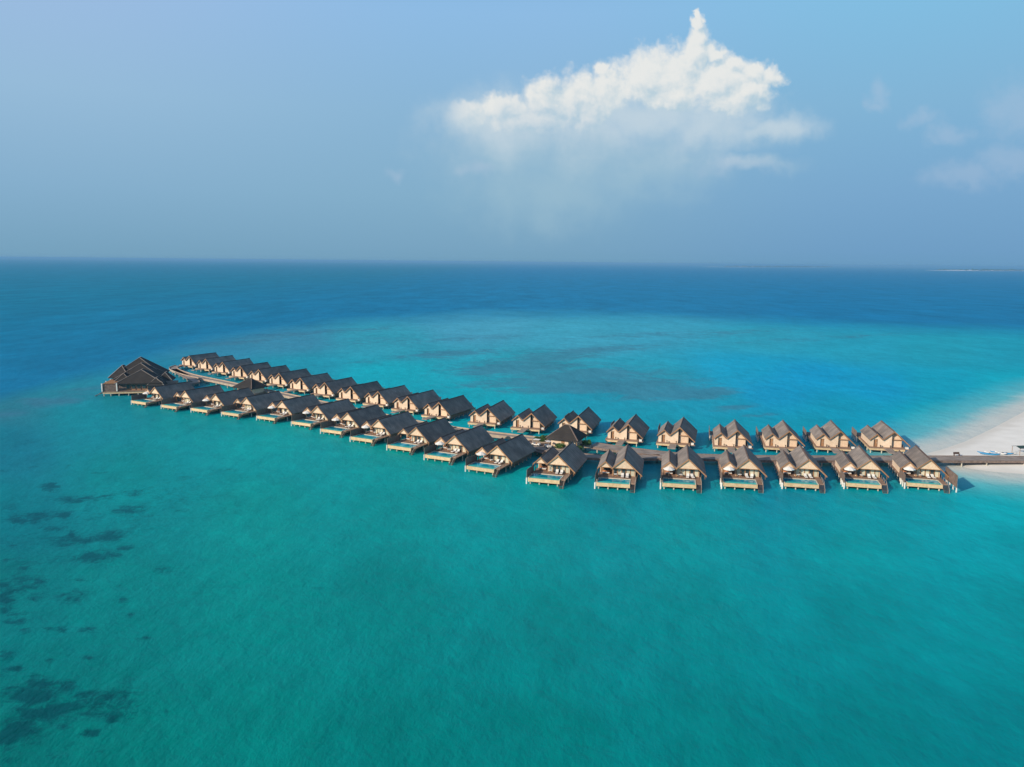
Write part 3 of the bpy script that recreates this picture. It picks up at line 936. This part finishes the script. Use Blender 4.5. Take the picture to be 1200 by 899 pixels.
BODY = [  # px, py, colour the water should have
    (0, 880, (0, 108, 106)), (0, 700, (0, 112, 114)), (0, 600, (0, 110, 120)), (0, 520, (12, 108, 128)), (0, 475, (38, 112, 130)),
    (60, 450, (30, 122, 142)), (150, 880, (0, 116, 113)), (150, 700, (0, 120, 120)), (150, 560, (0, 128, 132)), (110, 490, (8, 128, 142)),
    (300, 880, (0, 121, 119)), (300, 700, (0, 125, 124)), (300, 600, (0, 135, 134)), (300, 520, (0, 142, 146)), (230, 500, (0, 138, 145)),
    (450, 880, (0, 121, 121)), (450, 700, (0, 124, 125)), (450, 600, (0, 134, 136)), (450, 550, (0, 142, 145)),
    (620, 880, (0, 120, 122)), (620, 720, (0, 124, 128)), (620, 620, (0, 132, 138)), (620, 590, (0, 140, 146)),
    (800, 880, (0, 120, 125)), (800, 720, (0, 127, 134)), (800, 620, (0, 138, 146)), (800, 590, (0, 138, 150)),
    (1000, 880, (0, 120, 128)), (1000, 720, (0, 130, 140)), (1000, 640, (0, 142, 152)), (1000, 600, (0, 140, 155)),
    (1190, 880, (0, 118, 128)), (1190, 720, (0, 132, 142)), (1190, 640, (0, 145, 158)), (1190, 590, (0, 158, 172)),
    (800, 545, (0, 110, 135)), (950, 548, (0, 118, 145)), (700, 550, (0, 125, 140)),
    (250, 470, (0, 130, 150)), (190, 440, (25, 120, 150)), (350, 430, (25, 140, 165)), (330, 400, (55, 128, 160)), (250, 405, (48, 122, 155)),
    (450, 440, (5, 158, 178)), (450, 400, (45, 148, 172)), (560, 470, (0, 155, 175)), (560, 385, (68, 150, 182)), (680, 395, (60, 152, 182)),
    (620, 430, (30, 150, 172)), (700, 470, (10, 140, 168)), (760, 385, (55, 150, 182)), (760, 440, (30, 148, 175)), (840, 470, (10, 140, 170)),
    (870, 430, (0, 150, 192)), (900, 460, (0, 142, 190)), (950, 440, (0, 145, 195)), (1030, 455, (0, 145, 192)), (1000, 480, (0, 148, 182)),
    (900, 400, (38, 150, 178)), (1000, 410, (30, 150, 178)), (1100, 410, (25, 148, 172)), (1190, 415, (20, 146, 172)), (1100, 450, (0, 150, 180)),
    (1190, 450, (0, 158, 182)), (1100, 490, (0, 158, 178)), (860, 505, (0, 140, 165)), (960, 505, (0, 145, 172)), (760, 500, (0, 140, 165)),
    (1200, 470, (0, 165, 182)),
]
BODY_GAIN = (1.2, 1.30, 1.20)
bw = [(*W(a, b).xy, *(lin(c) * BODY_GAIN)) for a, b, c in BODY]

DEEP_LINE = [(-500, 560), (-60, 500), (0, 470), (60, 452), (120, 437), (180, 418), (250, 400), (330, 388), (400, 381), (480, 376), (560, 372),
             (660, 371), (760, 373), (830, 377), (900, 380), (1000, 384), (1100, 388), (1200, 392), (1500, 402), (2200, 430)]
CORAL = [  # px, py, rx, ry, strength  (patches of dark coral and weed on the bottom)
    (112, 653, 24, 7, 1.0), (88, 634, 24, 5, .75), (60, 620, 20, 4, .6), (72, 603, 12, 4, .7), (130, 627, 22, 5, .55), (150, 597, 18, 4, .65), (158, 578, 17, 3.5, .55),
    (115, 583, 22, 4, .6), (60, 573, 14, 4, .75), (80, 585, 20, 4, .55), (30, 606, 28, 6, .5), (10, 595, 14, 5, .6), (28, 678, 16, 5, .55), (4, 700, 14, 14, .75), (42, 700, 12, 5, .65), (85, 699, 17, 9, .65),
    (22, 720, 14, 5, .5), (185, 668, 14, 5, .35), (20, 815, 28, 9, 1.0), (48, 798, 18, 7, .85), (78, 802, 13, 7, .9), (45, 815, 20, 9, .7),
    (30, 862, 30, 11, .95), (20, 845, 24, 10, .6), (62, 836, 14, 8, .65), (110, 830, 60, 16, .40), (140, 815, 35, 16, .40), (60, 885, 14, 8, .55), (2, 868, 12, 8, .85), (150, 838, 30, 10, .35), (8, 890, 14, 8, .5), (95, 875, 40, 10, .25),
    (215, 560, 16, 3, .3), (270, 550, 20, 3, .3), (205, 668, 20, 5, .3), (290, 600, 24, 4, .2), (380, 690, 40, 9, .15), (550, 800, 60, 16, .18), (240, 730, 50, 10, .12), (700, 870, 60, 14, .22), (640, 860, 30, 12, .2), (820, 720, 60, 10, .12), (350, 870, 50, 12, .15),
    (500, 780, 40, 12, .12), (900, 850, 50, 12, .15), (1080, 800, 50, 14, .12), (780, 640, 50, 6, .1), (950, 690, 60, 8, .1)]
rc = random.Random(21)
for _ in range(70):      # small scattered heads, thinning away from the reef edge on the seaward side
    b_ = rc.uniform(545, 895)
    a_ = abs(rc.gauss(0, 70)) * (1.25 if b_ < 660 else .95)
    CORAL.append((a_, b_, rc.uniform(5, 15), rc.uniform(2.0, 4.0) * (.7 + (b_ - 545) / 350), rc.uniform(.45, .85)))
FLAT = [(620, 430, 150, 26, .30), (780, 455, 90, 20, .28), (420, 400, 140, 10, .35), (920, 394, 200, 8, .3),   # reef-flat patches, lighter and greyer
    (520, 415, 60, 4, .7), (600, 432, 60, 5, .75), (680, 440, 70, 6, .8), (640, 420, 50, 4, .6), (720, 452, 60, 6, .8), (780, 462, 50, 6, .7), (560, 452, 50, 4, .4),
    (640, 456, 60, 5, .6), (830, 462, 30, 5, .7), (860, 478, 26, 3.5, .75), (885, 487, 26, 2.5, .7), (560, 396, 70, 3, .4), (740, 392, 70, 3, .45), (330, 392, 60, 3, .6), (250, 403, 60, 3, .7), (60, 470, 50, 7, .7), (110, 455, 40, 4, .6), (10, 485, 30, 8, .6),
    (440, 385, 60, 3, .4), (850, 390, 80, 3, .4), (1000, 395, 100, 3, .3), (700, 410, 60, 3, .5), (480, 500, 60, 3, .0), (420, 425, 30, 3, .3)]


def world_xy(az, dep):
    d = CAM_H / np.tan(dep)
    return np.sin(az) * d, np.cos(az) * d


az = np.concatenate([np.linspace(-180, -44, 40)[:-1], np.linspace(-44, 44, 560), np.linspace(44, 180, 40)[1:]])
az = np.radians(az)
dep = np.concatenate([np.linspace(89.5, 40, 14)[:-1], np.linspace(40, 1.2, 400)[:-1], np.geomspace(1.2, 0.075, 60)])
dep = np.radians(dep)
A, D = np.meshgrid(az, dep)
X, Y = world_xy(A, D)
# to photograph pixels (for laying the map out); points behind are pushed away
Cinv = np.array(CM.transposed())
V = np.stack([X, Y, np.full_like(X, -CAM_H)], -1) @ Cinv.T
zz = np.where(V[..., 2] < -1, V[..., 2], -1)
PX = 600 + F * V[..., 0] / -zz; PY = 449.5 - F * V[..., 1] / -zz
beh = V[..., 2] > -1
PX = np.where(beh, np.sign(X) * 3000 + 600, PX); PY = np.where(beh, 2500, PY)
PX = np.clip(PX, -1500, 2800); PY = np.clip(PY, 290, 2500)

cp = np.array([(a, b) for a, b, _ in BODY], float)
cc = np.array([q[2:] for q in bw])
num = np.zeros(X.shape + (3,)); den = np.zeros(X.shape)
for (a, b), c in zip(cp, cc):
    # vertical distances count more higher up, where the view is flat
    sy = 1.0 + 2.2 * np.clip((560 - PY) / 200, 0, 1)
    d2 = (PX - a) ** 2 + ((PY - b) * sy * 1.3) ** 2
    w = 1.0 / (d2 + 500) ** 2.0
    num += w[..., None] * c; den += w
BODYC = num / den[..., None]


def gfield(lst):
    out = np.zeros(X.shape)
    for a, b, rx, ry, s in lst:
        d2 = ((PX - a) / rx) ** 2 + ((PY - b - (PX - a) * -0.06) / ry) ** 2
        out = out + s * np.exp(-d2 * .8)
    return np.minimum(out, 1.15)


coral = gfield([(a, b, rx * .8, ry * .85, s * .78) for a, b, rx, ry, s in CORAL] + [(100, 615, 110, 45, .2), (20, 690, 70, 60, .22), (70, 830, 110, 45, .2), (220, 580, 120, 30, .2), (260, 700, 160, 60, .14)]); flat = gfield(FLAT)
dl = np.interp(PX, [p[0] for p in DEEP_LINE], [p[1] for p in DEEP_LINE])
deep = (dl - PY)           # > 0 beyond the reef edge
sand = -sd_poly(X, Y, sand_w)   # > 0 inside, metres
sand = np.clip(sand, -200, 50)

nr, nc = X.shape
verts = np.stack([X.ravel(), Y.ravel(), np.zeros(X.size)], 1)
i0 = (np.arange(nr - 1)[:, None] * nc + np.arange(nc - 1)[None, :]).ravel()
faces = np.stack([i0, i0 + 1, i0 + nc + 1, i0 + nc], 1)
# close the small hole under the camera
me = bpy.data.meshes.new('sea')
me.from_pydata(verts.tolist() + [(0, 0, 0)], [], faces.tolist() + [(j + 1, j, nr * nc) for j in range(nc - 1)])
ca = me.attributes.new('body', 'FLOAT_COLOR', 'POINT')
buf = np.ones((nr * nc + 1, 4), np.float32); buf[:-1, :3] = BODYC.reshape(-1, 3); buf[-1, :3] = BODYC[0, 0]
ca.data.foreach_set('color', buf.ravel())
for nm, arr in (('coral', coral), ('flat', flat), ('deep', deep), ('sand', sand)):
    at_ = me.attributes.new(nm, 'FLOAT', 'POINT')
    bb = np.zeros(nr * nc + 1, np.float32); bb[:-1] = arr.ravel(); bb[-1] = arr.ravel()[0]
    at_.data.foreach_set('value', bb)
for p in me.polygons: p.use_smooth = True
sea = bpy.data.objects.new('sea', me); col.objects.link(sea)
tag(sea, label='turquoise lagoon and deeper blue ocean', kind='structure')

m, nt, b = new_mat('sea_water')
N, L = nt.nodes.new, nt.links.new
tc = N('ShaderNodeTexCoord')


def noise(scale, detail=3, rough=.5, stretch=None, rot=0.0, dist=0.0):
    src = tc.outputs['Object']
    if stretch:
        mp = N('ShaderNodeMapping'); mp.inputs['Scale'].default_value = stretch; mp.inputs['Rotation'].default_value = (0, 0, rot)
        L(src, mp.inputs[0]); src = mp.outputs[0]
    n = N('ShaderNodeTexNoise'); n.inputs['Scale'].default_value = scale; n.inputs['Detail'].default_value = detail
    n.inputs['Roughness'].default_value = rough; n.inputs['Distortion'].default_value = dist
    L(src, n.inputs['Vector'])
    return n.outputs['Fac']


def attr(nm):
    a = N('ShaderNodeAttribute'); a.attribute_name = nm
    return a


def math_(op, a, b_=None, c=None, clamp=False):
    n = N('ShaderNodeMath'); n.operation = op; n.use_clamp = clamp
    for i, v in enumerate((a, b_, c)):
        if v is None: continue
        if isinstance(v, (int, float)): n.inputs[i].default_value = v
        else: L(v, n.inputs[i])
    return n.outputs[0]


def sstep(v, lo, hi):
    n = N('ShaderNodeMapRange'); n.interpolation_type = 'SMOOTHSTEP'
    L(v, n.inputs[0]); n.inputs[1].default_value = lo; n.inputs[2].default_value = hi
    return n.outputs[0]


def mix(f, a, b_, mode='MIX'):
    n = N('ShaderNodeMix'); n.data_type = 'RGBA'; n.blend_type = mode
    if isinstance(f, (int, float)): n.inputs[0].default_value = f
    else: L(f, n.inputs[0])
    for i, v in ((6, a), (7, b_)):
        if isinstance(v, tuple): n.inputs[i].default_value = (*v, 1)
        else: L(v, n.inputs[i])
    return n.outputs[2]


body = attr('body').outputs['Color']
# broad mottling of the water colour; finer grain paints ripple light and shade in
n1 = noise(.035, 5, .6, (1, .6, 1), .4)
n2 = noise(.20, 5, .68, (1, .5, 1), .5)
n3 = noise(.9, 4, .75, (1, .5, 1), .3)
mot = math_('ADD', math_('MULTIPLY', math_('SUBTRACT', n1, .5), .55), math_('MULTIPLY', math_('SUBTRACT', n2, .5), .55))
mot = math_('ADD', mot, math_('MULTIPLY', math_('SUBTRACT', n3, .5), .26))
# coral
cnz = math_('ADD', math_('MULTIPLY', math_('SUBTRACT', noise(.50, 7, .76, (1, 1, 1), 0, .9), .5), 2.6), math_('MULTIPLY', math_('SUBTRACT', noise(.11, 3, .6), .5), 1.1))
cn = math_('ADD', attr('coral').outputs['Fac'], cnz)
cm = math_('MULTIPLY', sstep(cn, .10, .95), math_('MINIMUM', math_('MULTIPLY', attr('coral').outputs['Fac'], 2.2), 1.0))
c = mix(math_('MULTIPLY', cm, .8), body, (0.0, .060, .072))
# reef flat
fn = math_('ADD', attr('flat').outputs['Fac'], math_('MULTIPLY', math_('SUBTRACT', noise(.05, 8, .78, (1, 1.2, 1), .3, 1.2), .5), 2.6))
fm = math_('MULTIPLY', sstep(fn, .15, .8), math_('MINIMUM', math_('MULTIPLY', attr('flat').outputs['Fac'], 2.0), 1.0))
c = mix(math_('MULTIPLY', fm, .68), c, (0.055, .19, .28))
# ocean beyond the reef edge
dn = math_('ADD', attr('deep').outputs['Fac'], math_('MULTIPLY', math_('SUBTRACT', noise(.010, 5, .6), .5), 14.0))
dm = sstep(dn, -9.0, 13.0)
sep = N('ShaderNodeSeparateXYZ'); L(tc.outputs['Object'], sep.inputs[0])
OCEAN = (.004, .185, .40)
OCEAN_L = (.0, .18, .31)
lf = sstep(sep.outputs['X'], -700, 100)
oc = mix(lf, OCEAN_L, OCEAN)
ow = math_('ADD', math_('MULTIPLY', math_('SUBTRACT', noise(.02, 7, .75, (1, .35, 1), .1), .5), 1.3), 1.0)  # light and dark of the waves painted into the ocean colour
ohs = N('ShaderNodeHueSaturation'); L(oc, ohs.inputs['Color']); L(ow, ohs.inputs['Value']); oc = ohs.outputs[0]
c = mix(dm, c, oc)
# mottle
hs = N('ShaderNodeHueSaturation'); L(c, hs.inputs['Color'])
L(math_('ADD', 1.0, mot), hs.inputs['Value'])
c = hs.outputs[0]
# sand shallows: metres from the shore
sn = math_('ADD', attr('sand').outputs['Fac'], math_('MULTIPLY', math_('SUBTRACT', noise(.06, 5, .6), .5), 9.0))
c = mix(math_('MULTIPLY', sstep(sn, -34.0, 0.0), .65), c, (.32, .62, .62))
c = mix(math_('MULTIPLY', sstep(sn, -15.0, -2.0), .95), c, (.68, .69, .63))
nt.nodes.remove(b)
dif = N('ShaderNodeBsdfDiffuse'); L(c, dif.inputs['Color'])
glo = N('ShaderNodeBsdfGlossy'); glo.inputs['Roughness'].default_value = .14; glo.inputs['Color'].default_value = (.28, .85, 1.0, 1)
fre = N('ShaderNodeFresnel'); fre.inputs['IOR'].default_value = 1.33
fac_ = math_('MINIMUM', math_('MULTIPLY', fre.outputs[0], .6), .15)   # choppy water never mirrors fully at a grazing angle
mxs = N('ShaderNodeMixShader'); L(fac_, mxs.inputs[0]); L(dif.outputs[0], mxs.inputs[1]); L(glo.outputs[0], mxs.inputs[2])
L(mxs.outputs[0], nt.nodes['Material Output'].inputs['Surface'])
hgt_ = math_('ADD', math_('MULTIPLY', noise(1.3, 5, .7, (1, .62, 1), .45), .34), math_('MULTIPLY', noise(.24, 4, .6, (1, .6, 1), .6), .9))
hgt_ = math_('ADD', hgt_, math_('MULTIPLY', noise(.05, 3, .5, (1, .8, 1), .2), 1.6))
bp = N('ShaderNodeBump'); bp.inputs['Strength'].default_value = .45; bp.inputs['Distance'].default_value = 1.0
L(hgt_, bp.inputs['Height'])
for q in (dif, glo, fre): L(bp.outputs[0], q.inputs['Normal'])
me.materials.append(m)

# ------------------------------------------------------------------ haze
HZ = 44000.0
hz = MB().box(-HZ * 1.01, -HZ * 1.01, -1.0, HZ * 1.01, HZ * 1.01, 59.0).build('haze', bpy.data.materials.new('haze_air'))
tag(hz, label='thin pale blue sea haze', kind='stuff')
hm = hz.data.materials[0]; hm.use_nodes = True
ht = hm.node_tree; ht.nodes.clear()
ho = ht.nodes.new('ShaderNodeOutputMaterial'); pv = ht.nodes.new('ShaderNodeVolumePrincipled')
pv.inputs['Color'].default_value = (.25, .58, .95, 1)
pv.inputs['Density'].default_value = 1.0e-4
pv.inputs['Anisotropy'].default_value = 0.0
ht.links.new(pv.outputs[0], ho.inputs['Volume'])

# ------------------------------------------------------------------ sun and sky
SUN_EL, SUN_AZ = R(24), R(180 + 55)      # azimuth clockwise from +Y (camera forward)
sd_ = bpy.data.lights.new('sun', 'SUN'); sd_.energy = 4.2; sd_.angle = R(.6); sd_.color = (1.0, .84, .66)
so = bpy.data.objects.new('sun', sd_); col.objects.link(so)
dirv = Vector((math.sin(SUN_AZ) * math.cos(SUN_EL), math.cos(SUN_AZ) * math.cos(SUN_EL), math.sin(SUN_EL)))
so.rotation_euler = dirv.to_track_quat('Z', 'Y').to_euler()

wd = bpy.data.worlds.new('World'); sc.world = wd; wd.use_nodes = True
nt = wd.node_tree; nt.nodes.clear()
N, L = nt.nodes.new, nt.links.new
out = N('ShaderNodeOutputWorld'); bg = N('ShaderNodeBackground'); bg.inputs['Strength'].default_value = .1
L(bg.outputs[0], out.inputs[0])
sky = N('ShaderNodeTexSky'); sky.sky_type = 'NISHITA'; sky.sun_disc = False
sky.sun_elevation = SUN_EL; sky.sun_rotation = SUN_AZ
sky.altitude = 0; sky.air_density = 1.0; sky.dust_density = 1.2; sky.ozone_density = 1.0
tcw = N('ShaderNodeTexCoord')
dirn = tcw.outputs['Generated']
sp = N('ShaderNodeSeparateXYZ'); L(dirn, sp.inputs[0])
X_, Y_, Z_ = sp.outputs


def ramp(v, stops):
    r = N('ShaderNodeValToRGB'); e = r.color_ramp.elements
    while len(e) < len(stops): e.new(.5)
    for el, (p, cc_) in zip(e, stops):
        el.position = p; el.color = (*[float(q) for q in lin(cc_)], 1)
    L(v, r.inputs[0]); return r.outputs[0]


el = math_('MULTIPLY', math_('MAXIMUM', Z_, 0.0), 2.5)     # 0..1 for sin(elevation) 0..0.4
rl = ramp(el, [(0, (118, 161, 188)), (.04, (121, 164, 192)), (.20, (134, 175, 205)), (.45, (150, 187, 217)), (.72, (156, 188, 226)), (1, (142, 180, 226))])
rr_ = ramp(el, [(0, (108, 155, 192)), (.04, (112, 158, 197)), (.20, (121, 167, 205)), (.45, (130, 180, 214)), (.72, (130, 190, 226)), (1, (118, 182, 225))])
rc_ = ramp(el, [(0, (116, 160, 188)), (.04, (121, 164, 193)), (.20, (131, 174, 202)), (.45, (138, 181, 213)), (.72, (142, 187, 227)), (1, (128, 180, 225))])
fL = sstep(X_, -.55, -.05); fR = sstep(X_, .0, .45)
band = mix(fR, mix(fL, rl, rc_), rr_)
# real sky above the hazy band
SKY_GAIN = 8.4
bandg = mix(1.0, band, (SKY_GAIN,) * 3, 'MULTIPLY')

# --- cumulus: direction coordinates, 900 * (x/y, z/y)
def P(px, py):
    d = ray(px, py); return (900 * d.x / d.y, 900 * d.z / d.y)


ym = math_('MAXIMUM', Y_, .02)
cx_ = math_('MULTIPLY', math_('DIVIDE', X_, ym), 900.0)
cy_ = math_('MULTIPLY', math_('DIVIDE', Z_, ym), 900.0)
cv = N('ShaderNodeCombineXYZ'); L(cx_, cv.inputs[0]); L(cy_, cv.inputs[1])
PV = cv.outputs[0]


def vmath(op, a, b_=None, scale=None):
    n = N('ShaderNodeVectorMath'); n.operation = op
    for i, v in enumerate((a, b_)):
        if v is None: continue
        if isinstance(v, tuple): n.inputs[i].default_value = v
        else: L(v, n.inputs[i])
    if scale is not None: n.inputs['Scale'].default_value = scale
    return n.outputs['Value'] if op in ('LENGTH', 'DOT_PRODUCT') else n.outputs[0]


def wnoise(vec, scale, detail=4, rough=.5, typ=None):
    n = N('ShaderNodeTexNoise'); n.noise_dimensions = '2D'; n.inputs['Scale'].default_value = scale
    n.inputs['Detail'].default_value = detail; n.inputs['Roughness'].default_value = rough
    L(vec, n.inputs['Vector']); return n


def wvor(vec, scale):
    n = N('ShaderNodeTexVoronoi'); n.voronoi_dimensions = '2D'; n.feature = 'SMOOTH_F1'; n.inputs['Scale'].default_value = scale
    n.inputs['Smoothness'].default_value = .35
    L(vec, n.inputs['Vector']); return n.outputs['Distance']


def blobs(vec, lst, k=8.0):
    acc = None
    for (px, py, rx, ry) in lst:
        cxx, cyy = P(px, py)
        d = vmath('SUBTRACT', vec, (cxx, cyy, 0))
        d = vmath('MULTIPLY', d, (1 / rx, 1 / ry, 0))
        v = math_('SUBTRACT', 1.0, vmath('LENGTH', d))
        acc = v if acc is None else math_('SMOOTH_MAX', acc, v, .12)
    return acc


MAIN = [(545, 136, 38, 20), (590, 130, 40, 24), (640, 120, 34, 34), (672, 122, 40, 34), (715, 100, 34, 30), (706, 82, 12, 11), (757, 96, 48, 36),
        (795, 88, 48, 38), (817, 64, 36, 22), (818, 46, 18, 18), (817, 31, 9, 14), (817, 18, 4, 9), (780, 92, 75, 44), (845, 96, 60, 40), (690, 118, 62, 42), (840, 66, 16, 14), (880, 84, 22, 14), (862, 76, 18, 14), (838, 96, 52, 38), (880, 104, 36, 30),
        (905, 90, 18, 16), (850, 118, 52, 22), (620, 142, 70, 16), (690, 140, 30, 20), (790, 112, 50, 24)]
NOTCH = [(738, 150, 34, 30), (775, 152, 50, 24), (830, 160, 60, 24)]


def cloud_field(vec):
    wn = wnoise(vec, .030, 3, .5)
    off = vmath('SCALE', vmath('SUBTRACT', wn.outputs['Color'], (.5, .5, .5)), None, 15.0)
    w1_ = vmath('ADD', vec, vmath('MULTIPLY', off, (1, 1, 0)))
    wn2 = wnoise(vec, .11, 3, .55)
    off2 = vmath('SCALE', vmath('SUBTRACT', wn2.outputs['Color'], (.5, .5, .5)), None, 9.0)
    w2_ = vmath('ADD', w1_, vmath('MULTIPLY', off2, (1, 1, 0)))
    base = blobs(w2_, MAIN)
    vb = math_('SUBTRACT', .45, wvor(w1_, .055))
    vs_ = math_('SUBTRACT', .45, wvor(w2_, .14))
    f = math_('ADD', base, math_('MULTIPLY', vb, .30))
    f = math_('ADD', f, math_('MULTIPLY', vs_, .14))
    fb = math_('MULTIPLY', math_('SUBTRACT', wnoise(vec, .25, 4, .6).outputs['Fac'], .5), .16)
    f = math_('ADD', f, fb)
    nb = blobs(w1_, NOTCH)
    nb = math_('MULTIPLY', math_('MAXIMUM', math_('ADD', nb, .10), 0.0), .85)
    return math_('SUBTRACT', f, nb)


f0 = cloud_field(PV)
f1 = cloud_field(vmath('ADD', PV, (-5.0, 7.0, 0)))
mask = sstep(f0, .0, .56)
# the underside dissolves into the haze
yb = P(700, 150)[1]
fade = sstep(math_('ADD', cy_, math_('MULTIPLY', math_('SUBTRACT', wnoise(PV, .02, 5, .6).outputs['Fac'], .5), 40.0)), P(700, 182)[1], P(700, 108)[1])
mask = math_('MULTIPLY', mask, sstep(cx_, P(500, 130)[0], P(575, 130)[0]))
mask = math_('MULTIPLY', mask, math_('ADD', .15, math_('MULTIPLY', fade, .78)))
lit = math_('ADD', .62, math_('MULTIPLY', math_('SUBTRACT', f0, f1), 1.0))
lit = math_('ADD', lit, math_('MULTIPLY', math_('SUBTRACT', wnoise(PV, .035, 6, .6).outputs['Fac'], .5), 1.1))
lit = math_('ADD', lit, math_('MULTIPLY', sstep(cy_, P(800, 170)[1], P(800, 60)[1]), .25))
litc = sstep(lit, .0, 1.15)
ccol = mix(litc, tuple(float(q) for q in lin((178, 204, 218))), tuple(float(q) for q in lin((236, 236, 232))))
ccolg = mix(1.0, ccol, (SKY_GAIN,) * 3, 'MULTIPLY')

# faint veils and small distant clouds
VEIL = [(830, 150, 110, 36), (560, 145, 70, 30), (600, 170, 110, 70), (570, 150, 70, 40), (680, 185, 130, 80), (640, 220, 120, 60), (760, 190, 120, 50), (740, 205, 60, 40), (760, 140, 120, 40), (840, 140, 90, 30), (880, 190, 75, 16), (800, 185, 40, 20), (905, 150, 60, 18)]
FAINT = [(1035, 110, 20, 22), (1030, 125, 14, 10), (1130, 205, 52, 22), (1185, 190, 50, 24), (1190, 130, 52, 40), (1110, 158, 40, 12), (462, 203, 20, 10), (870, 192, 60, 14), (560, 196, 30, 12), (1080, 140, 26, 12)]
wv_ = wnoise(PV, .018, 4, .55)
offv = vmath('ADD', PV, vmath('MULTIPLY', vmath('SCALE', vmath('SUBTRACT', wv_.outputs['Color'], (.5, .5, .5)), None, 60.0), (1, .7, 0)))
veil = math_('MULTIPLY', sstep(math_('ADD', blobs(offv, VEIL), math_('MULTIPLY', math_('SUBTRACT', wnoise(PV, .022, 6, .62).outputs['Fac'], .5), .7)), -.2, .95), .56)
fnt = math_('MULTIPLY', sstep(math_('ADD', blobs(offv, FAINT), math_('MULTIPLY', math_('SUBTRACT', wnoise(PV, .05, 6, .65).outputs['Fac'], .5), .8)), -.15, .95), .30)
front_ = sstep(Y_, .1, .3)
vt = sstep(math_('ADD', cy_, math_('MULTIPLY', math_('SUBTRACT', wnoise(PV, .02, 4, .6).outputs['Fac'], .5), 60.0)), P(700, 215)[1], P(700, 140)[1])
vcol = mix(vt, tuple(float(q) * SKY_GAIN for q in lin((172, 200, 212))), tuple(float(q) * SKY_GAIN for q in lin((206, 219, 226))))
veil = math_('MULTIPLY', veil, math_('ADD', .72, math_('MULTIPLY', vt, .55)))
fcol = tuple(float(q) * SKY_GAIN for q in lin((184, 200, 220)))
# extent: high real sky takes over above the hazy band
hi = sstep(Z_, .34, .62)
base_sky = mix(hi, bandg, sky.outputs[0])
s1 = mix(math_('MULTIPLY', veil, front_), base_sky, vcol)
s2 = mix(math_('MULTIPLY', fnt, front_), s1, fcol)
s3 = mix(math_('MULTIPLY', mask, front_), s2, ccolg)
L(s3, bg.inputs['Color'])

# ------------------------------------------------------------------ render settings
sc.render.engine = 'CYCLES'
sc.view_settings.view_transform = 'Standard'
sc.view_settings.look = 'None'
sc.view_settings.exposure = 0.25
sc.view_settings.gamma = 1.0
sc.view_settings.use_curve_mapping = False
cy = sc.cycles
cy.max_bounces = 6; cy.diffuse_bounces = 2; cy.glossy_bounces = 3; cy.volume_bounces = 0; cy.transparent_max_bounces = 8
cy.use_denoising = True; cy.denoiser = "OPENIMAGEDENOISE"
cy.sample_clamp_indirect = 4.0
sc.render.film_transparent = False
sc.world.cycles.sampling_method = 'AUTOMATIC' if hasattr(sc.world, 'cycles') else None
